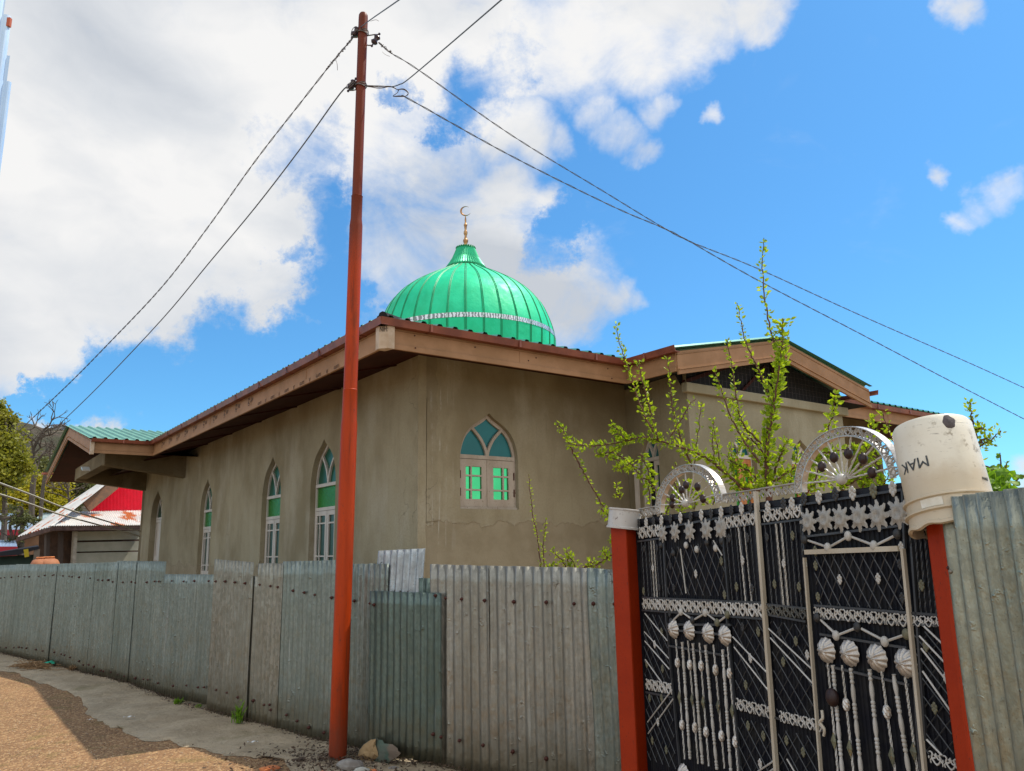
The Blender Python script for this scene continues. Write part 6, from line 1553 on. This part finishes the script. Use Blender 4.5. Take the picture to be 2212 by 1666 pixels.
# background trees
def crown_tree(name, label, blobs_, D, leafmat, wood, nleaf, ls, trunkpx, seed, group='trees beyond the houses'):
    rnd = random.Random(seed); b = at_d(trunkpx[0][0], trunkpx[0][1], D); b.z = 0; T_ = thing(name, label, 'tree', b, 0, group); lv = MB()
    tot = sum(r*r2 for _, _, r, r2 in blobs_)
    for (x, y, r, r2) in blobs_:
        c0 = at_d(x, y, D); R_ = r/FPX*D; R2 = r2/FPX*D; n = int(nleaf * r*r2/tot); k = 0; clumps = [(rnd.gauss(0,.45), rnd.gauss(0,.5), rnd.gauss(0,.45)) for _ in range(max(6, n//55))]
        while k < n:
            cx, cy, cz = rnd.choice(clumps); q = Vector((cx + rnd.gauss(0,.15), cy + rnd.gauss(0,.15), cz + rnd.gauss(0,.14)))
            if q.length > 1.15: k += .3; continue
            p = c0 + Vector((q.x*R_, q.y*R_, q.z*R2)); d = Vector((rnd.gauss(0,1), rnd.gauss(0,1), rnd.gauss(0,.7))).normalized(); s_ = ls*rnd.uniform(.5, 1.3); sd = d.orthogonal().normalized(); sd.rotate(Matrix.Rotation(rnd.uniform(0, 6.28), 3, d)); bb = len(lv.v)
            lv.v += [p, p + d*s_*.5 + sd*s_*.3, p + d*s_, p + d*s_*.5 - sd*s_*.3]; lv.f.append((bb, bb+1, bb+2, bb+3)); k += 1
    mk('crown', lv, leafmat, T_, world=True, recalc=False)
    pts = [b] + [at_d(x, y, D) for x, y in trunkpx[1:]]; n = len(pts)
    mk('trunk', MB().tube(cr_spline(pts, 4), [.15 - .10*i/((n-1)*4) for i in range((n-1)*4+1)], 8), wood, T_, world=True, smooth=True)
    br = MB()
    for (x, y, r, r2) in blobs_:
        for k in range(5):
            e_ = at_d(x + rnd.uniform(-.8,.8)*r, y + rnd.uniform(-.9,.5)*r2, D); s_ = pts[-1].lerp(pts[-2], rnd.uniform(0,.7)); m_ = s_.lerp(e_, .5) + Vector((rnd.gauss(0,.3), rnd.gauss(0,.3), .3)); br.tube(cr_spline([s_, m_, e_], 5), [.09 - .08*i/10 for i in range(11)], 5)
    mk('branch', br, wood, T_, world=True, smooth=True); return T_
crown_tree('leafy_tree', 'tall olive-green tree with a thin spiky top at the left edge', [(5,905,30,34),(0,970,45,50),(15,1018,46,32),(-40,1000,60,80),(8,880,14,18),(40,1000,26,30)], 42, 'olivel', 'barkg', 17000, .17, [(10,1200),(10,1120),(8,1020),(6,940)], 3)
crown_tree('willow_tree', 'rounded yellow-green willow beyond the pale-roofed houses', [(75,1075,50,36),(110,1060,36,36),(40,1090,40,30),(125,1095,22,22),(90,1045,30,22)], 60, 'yellowl', 'barkg', 26000, .19, [(80,1220),(80,1150),(82,1100)], 5)
crown_tree('dark_tree', 'dark branching tree low in front of the blue-roofed houses', [(20,1115,34,24),(60,1128,30,20),(30,1172,16,10)], 40, 'darkl', 'barkg', 1100, .15, [(48,1220),(46,1180),(48,1140),(45,1115)], 8)
crown_tree('hillside_tree', 'grey-green thicket between the willow and the porch roof', [(160,1040,30,40),(190,1050,30,30),(90,1010,60,30),(150,1085,30,20)], 85, 'darkl', 'barkg', 9000, .28, [(160,1200),(160,1120),(162,1060)], 11)
# bare trees
def bare_tree(name, label, D, root, lead, seed, levels=5, r0_=.13, spread=.55, L0=.62):
    rnd = random.Random(seed); b = at_d(*root, D); b.z = 0; T_ = thing(name, label, 'tree', b, 0, 'bare trees beyond the houses'); P = [at_d(x, y, D) for x, y in lead]; tr = MB(); tr.tube(cr_spline([b] + P, 5), [r0_*(1 - .75*i/(len(P)*5)) for i in range(len(P)*5+1)], 7); mk('trunk', tr, 'barkg', T_, world=True, smooth=True); br = MB()
    def grow(p, d, L, r, lv_):
        if lv_ == 0 or r < .006: return
        e_ = p + d*L; m_ = p.lerp(e_, .5) + Vector((rnd.gauss(0,1), rnd.gauss(0,1), rnd.gauss(0,1)))*L*.08; br.tube([p, m_, e_], [r, r*.8, r*.62], 4)
        for k in range(rnd.choice((2,2,3))): nd = (d + Vector((rnd.gauss(0,1), rnd.gauss(0,1), rnd.gauss(.25,.8)))*spread).normalized(); grow(e_, nd, L*rnd.uniform(.62,.85), r*.62, lv_-1)
    full = cr_spline([b] + P, 5)
    for k in range(9):
        q = full[int(len(full)*(.45 + .06*k)) if int(len(full)*(.45 + .06*k)) < len(full) else -1]; grow(q, Vector((rnd.gauss(0,1), rnd.gauss(0,.6), rnd.uniform(.3,1.2))).normalized(), L0, r0_*.40, levels)
    mk('branch', br, 'barkg', T_, world=True, smooth=True); return T_
bare_tree('bare_tree', 'bare forked tree standing against the brown hill left of the porch roof', 50, (72,1200), [(70,1060),(78,1020),(70,980),(88,940),(98,925)], 4, 4, .17)
bare_tree('bare_tree', 'leaning bare tree whose twigs reach the hill skyline', 52, (85,1200), [(92,1060),(105,1010),(125,995),(118,970)], 14, 4, .12)
bare_tree('bare_tree', 'slender bare tree between the porch and the red gabled house', 46, (150,1200), [(150,1100),(148,1075),(146,1045)], 24, 5, .10)

# ================================================================ THINGS AT THE FOOT OF THE FENCE
def stone(name, label, px, D, size, mat, seed, sq=(1,1,1), group=None, cat='stone', cut=None, z=None, rz=0):
    p = at_d(px[0], px[1], D) if z is None else at_z(px[0], px[1], z)
    mb = MB(); n = 18; k_ = 11
    for i in range(k_ + 1):
        th = math.pi*i/k_
        for j in range(n):
            a = 2*math.pi*j/n; d = Vector((math.sin(th)*math.cos(a), math.sin(th)*math.sin(a), math.cos(th))); r = 1 + .30*mnoise.noise(d*1.3 + Vector((seed*3.1, seed, 0))) + .10*mnoise.noise(d*4 + Vector((seed, 0, 0)))
            r = min(r, 1.05); mb.v.append(Matrix.Rotation(rz, 3, 'Z') @ Vector((d.x*r*sq[0], d.y*r*sq[1], d.z*r*sq[2]))*size)
    for i in range(k_):
        for j in range(n): mb.f.append((i*n+j, (i+1)*n+j, (i+1)*n+(j+1) % n, i*n+(j+1) % n))
    o = mk(name, mb, mat); o.location = p; tag(o, label, cat, group); return o
# big split stone leaning against the fence: tan split face + green body
big = thing('split_boulder', 'large green and tan split stone leaning on the fence right of the pole', 'stone', at_z(813, 1662, 0))
fp, ft, fn_ = fence_seg(830, 1640)[1:]; 
bn = fn_ if fn_.dot(EYE - fp) > 0 else -fn_
def bq(x, y, o=0): return at_pl(x, y, Vector((fp.x, fp.y, 0)) + bn*(.14 + o), bn)
out_ = [(772,1634),(776,1622),(786,1609),(801,1599),(812,1597),(826,1599),(830,1606),(848,1608),(859,1617),(860,1622),(866,1627),(860,1634),(850,1640),(838,1649),(820,1661),(805,1655),(800,1647),(790,1646)]
def slab_mesh(px, o0, o1, jit=.01, seed=1):
    rnd = random.Random(seed); mb = MB(); n = len(px); c_ = (sum(p[0] for p in px)/n, sum(p[1] for p in px)/n)
    F_ = [bq(x, y, o0) for x, y in px]; M_ = [bq(c_[0] + (x-c_[0])*1.03, c_[1] + (y-c_[1])*1.03, (o0+o1)/2) + Vector((rnd.gauss(0,jit),)*3) for x, y in px]; B_ = [bq(c_[0] + (x-c_[0])*.9, c_[1] + (y-c_[1])*.9, o1) for x, y in px]
    inn = [bq(c_[0] + (x-c_[0])*.5, c_[1] + (y-c_[1])*.5, o0 + .02 + rnd.uniform(-.006,.012)) for x, y in px]
    mb.v = F_ + M_ + B_ + inn + [bq(*c_, o0 + .02)]
    for i in range(n):
        j = (i+1) % n; mb.f += [(i, j, n+j, n+i), (n+i, n+j, 2*n+j, 2*n+i), (3*n+i, 3*n+j, j, i), (4*n, 3*n+j, 3*n+i)]
    mb.f.append(tuple(range(2*n, 3*n))); return mb
mk('body', slab_mesh(out_, 0, -.12, .006, 2), 'greenstone', big, world=True, smooth=True)
mk('split_face', slab_mesh([(772,1634),(776,1622),(786,1609),(801,1599),(812,1597),(811,1610),(816,1625),(817,1634),(812,1640),(800,1647),(790,1646)], .028, -.03, .002, 3), 'tanstone', big, world=True)
g_ = 'small stones around the foot of the pole'
stone('rubble_stone', 'rough grey lump of rubble beside the foot of the pole', (757,1655), Dp, .085, 'pebble', 3, (1.3,.8,.6), g_, z=.04)
stone('pebble', 'smooth pale oval pebble below the split stone', (781,1664), Dp, .045, 'palestone', 5, (1.4,.7,.5), g_, z=.03)
stone('brick_chip', 'flat orange brick chip on the mud left of the pole', (583,1660), Dp, .055, 'brick', 7, (1.5,.8,.35), 'broken brick chips', 'brick', z=.015, rz=.3)
stone('brick_chip', 'bright orange brick chip at the bottom edge under the split stone', (807,1667), Dp, .028, 'brick', 9, (1,1,.7), 'broken brick chips', 'brick', z=.02)
stone('brick_chip', 'small orange-brown chip just left of the foot of the pole', (697,1668), Dp, .022, 'brick', 11, (1,1,.5), 'broken brick chips', 'brick', z=.02)
stone('rubble_stone', 'dark clod between the verge and the pole', (650,1642), Dp, .04, 'debris', 13, (1,1,.6), g_, z=.015)
stone('rubble_stone', 'tan stone next to the pale oval pebble', (796,1664), Dp, .032, 'tanstone', 15, (1,1,.6), g_, z=.02)
stone('rubble_stone', 'whitish flat stone under the right end of the split stone', (850,1660), Dp, .034, 'pebble', 17, (1.3,1,.4), g_, z=.015)
# litter of chips and leaves around the pole and along the fence foot (uncountable)
lit = MB(); rnd = random.Random(77)
def chip(x, y, s_, z=.01):
    d = Vector((rnd.gauss(0,1), rnd.gauss(0,1), rnd.gauss(0,.35))).normalized(); sd = d.cross(Vector((rnd.gauss(0,.5), rnd.gauss(0,.5), 1))).normalized(); n = d.cross(sd); p = Vector((x, y, z + hgt(x, y) + s_*.2)); b = len(lit.v)
    lit.v += [p - d*s_, p + sd*s_*.5 - d*s_*.2, p + d*s_, p - sd*s_*.5 + d*s_*.1, p + n*s_*.3]; lit.f += [(b,b+1,b+4),(b+1,b+2,b+4),(b+2,b+3,b+4),(b+3,b,b+4),(b,b+3,b+2,b+1)]
for k in range(1500):
    a = PB_ + Vector((rnd.gauss(.15,.42), rnd.gauss(-.02,.26), 0)); chip(a.x, a.y, rnd.uniform(.006,.024), .035)
for k in range(2600):
    t = rnd.random(); p = along(FL, .12 + t*.86); n = Vector((-.69,-.72,0)); o_ = abs(rnd.gauss(0, .06)) ; p = p + n*(.02 + o_); chip(p.x, p.y, rnd.uniform(.005,.016), .04)
o = mk('litter', lit, 'debris', recalc=False); tag(o, 'dark leaf litter and chips along the foot of the fence and pole', 'litter', kind='stuff')
# pebbles on the road
lit = MB(); rnd = random.Random(78)
for k in range(2200):
    p = at_z(rnd.uniform(-20, 560), rnd.uniform(1460, 1680), 0); chip(p.x, p.y, rnd.uniform(.004,.012), -.004)
o = mk('gravel', lit, simple('pale_gravel', (.40,.29,.18), (.28,.20,.13), 9, .9), recalc=False); tag(o, 'loose pale gravel scattered on the sunlit road', 'gravel', kind='stuff')
# straw heap
sp_ = at_z(75, 1447, 0); st = MB(); rnd = random.Random(6)
for k in range(190):
    p = at_z(72 + rnd.gauss(0, 17), 1446 + rnd.gauss(0, 3), 0) + Vector((0,0,.03 + abs(rnd.gauss(0,.03)))); a = rnd.gauss(-.2,.5); d = Vector((math.cos(a), math.sin(a)*1.2 + .2, rnd.gauss(0,.12)))*rnd.uniform(.06,.28); st.tube([p - d/2, p + Vector((0,0,rnd.gauss(0,.01))), p + d/2], .0045, 3)
o = mk('dry_twigs', MB().add([q - sp_ for q in st.v], st.f), 'straw', recalc=False); o.location = sp_; tag(o, 'heap of dry brown twigs and straw on the verge at the left', 'twigs')
pc_ = at_z(108, 1440, 0); mb = MB()
for k in range(9):
    for j in range(5): mb.v.append(Vector(((k-4)*.03, (j-2)*.03, .05 + .035*mnoise.noise(Vector((k*.7, j*.8, 3))) + .035*math.exp(-((k-4)**2+(j-2)**2)*.3))))
for k in range(8):
    for j in range(4): a = k*5+j; mb.f.append((a, a+1, a+6, a+5))
o = mk('plastic_scrap', mb, 'greenplastic', smooth=True); o.location = pc_; tag(o, 'crumpled bright green plastic scrap by the heap of twigs', 'scrap')
def scrap(px, lab, s_, rz):
    p = at_z(*px, .04); mb = MB()
    for k in range(7):
        for j in range(3): mb.v.append(Matrix.Rotation(rz, 3, 'Z') @ Vector(((k-3)*s_*.3, (j-1)*s_*.22 + .004*math.sin(k*2), .006*math.sin(k*1.7+j))))
    for k in range(6):
        for j in range(2): a = k*3+j; mb.f.append((a, a+1, a+4, a+3))
    o = mk('paper_scrap', mb, 'paper'); o.location = p; tag(o, lab, 'paper', 'paper scraps on the verge')
scrap((279,1548), 'white torn paper scrap in the middle of the grey verge', .06, .5); scrap((546,1602), 'flat paper scrap on the verge near the fence foot', .05, .3); scrap((194,1554), 'small pale scrap at the edge of the road shadow', .03, .2)
# weeds
def weed(px, label, n, h, seed, mat='leafb', cat='weed', w=.012, lean=.3):
    rnd = random.Random(seed); p = at_z(*px, 0); mb = MB(); st = MB()
    for k in range(n):
        a = rnd.uniform(0, 6.28); L = h*rnd.uniform(.4, 1); d = Vector((math.cos(a)*lean*rnd.random()*1.6, math.sin(a)*lean*rnd.random()*1.6, 1)).normalized(); o_ = Vector((rnd.gauss(0,.02), rnd.gauss(0,.02), 0)); sd = d.cross(Vector((rnd.gauss(0,1), rnd.gauss(0,1), .1))).normalized(); b = len(mb.v)
        mb.v += [o_ - sd*w*.4, o_ + sd*w*.4, o_ + d*L*.6 + sd*w*.5, o_ + d*L + Vector((math.cos(a), math.sin(a), -.3))*L*.15, o_ + d*L*.6 - sd*w*.5]; mb.f.append((b, b+1, b+2, b+3, b+4))
        for j in range(4):
            q = o_ + d*L*(.4 + .16*j); e_ = q + Vector((rnd.gauss(0,1), rnd.gauss(0,1), rnd.uniform(0,.6))).normalized()*h*.16; sd2 = Vector((rnd.gauss(0,1), rnd.gauss(0,1), 0)).normalized()*w*.5; b = len(mb.v); mb.v += [q, (q+e_)/2 + sd2, e_, (q+e_)/2 - sd2]; mb.f.append((b, b+1, b+2, b+3))
    o = mk('weed', mb, mat, recalc=False); o.location = p + Vector((0,0,.02)); tag(o, label, cat, 'weeds at the foot of the fence'); return o
weed((516,1566), 'upright green weed growing against the spangled fence sheet', 26, .24, 2, w=.014)
weed((385,1524), 'low green tuft in the gap under the lifted fence sheet', 60, .07, 3, lean=.9, w=.016)
weed((155,1452), 'dry pale grass tuft at the fence foot beside the twigs', 40, .12, 4, 'straw', lean=.9, w=.006)
weed((430,1532), 'small green sprig at the corner of the lifted fence sheet', 20, .05, 5, lean=.9)
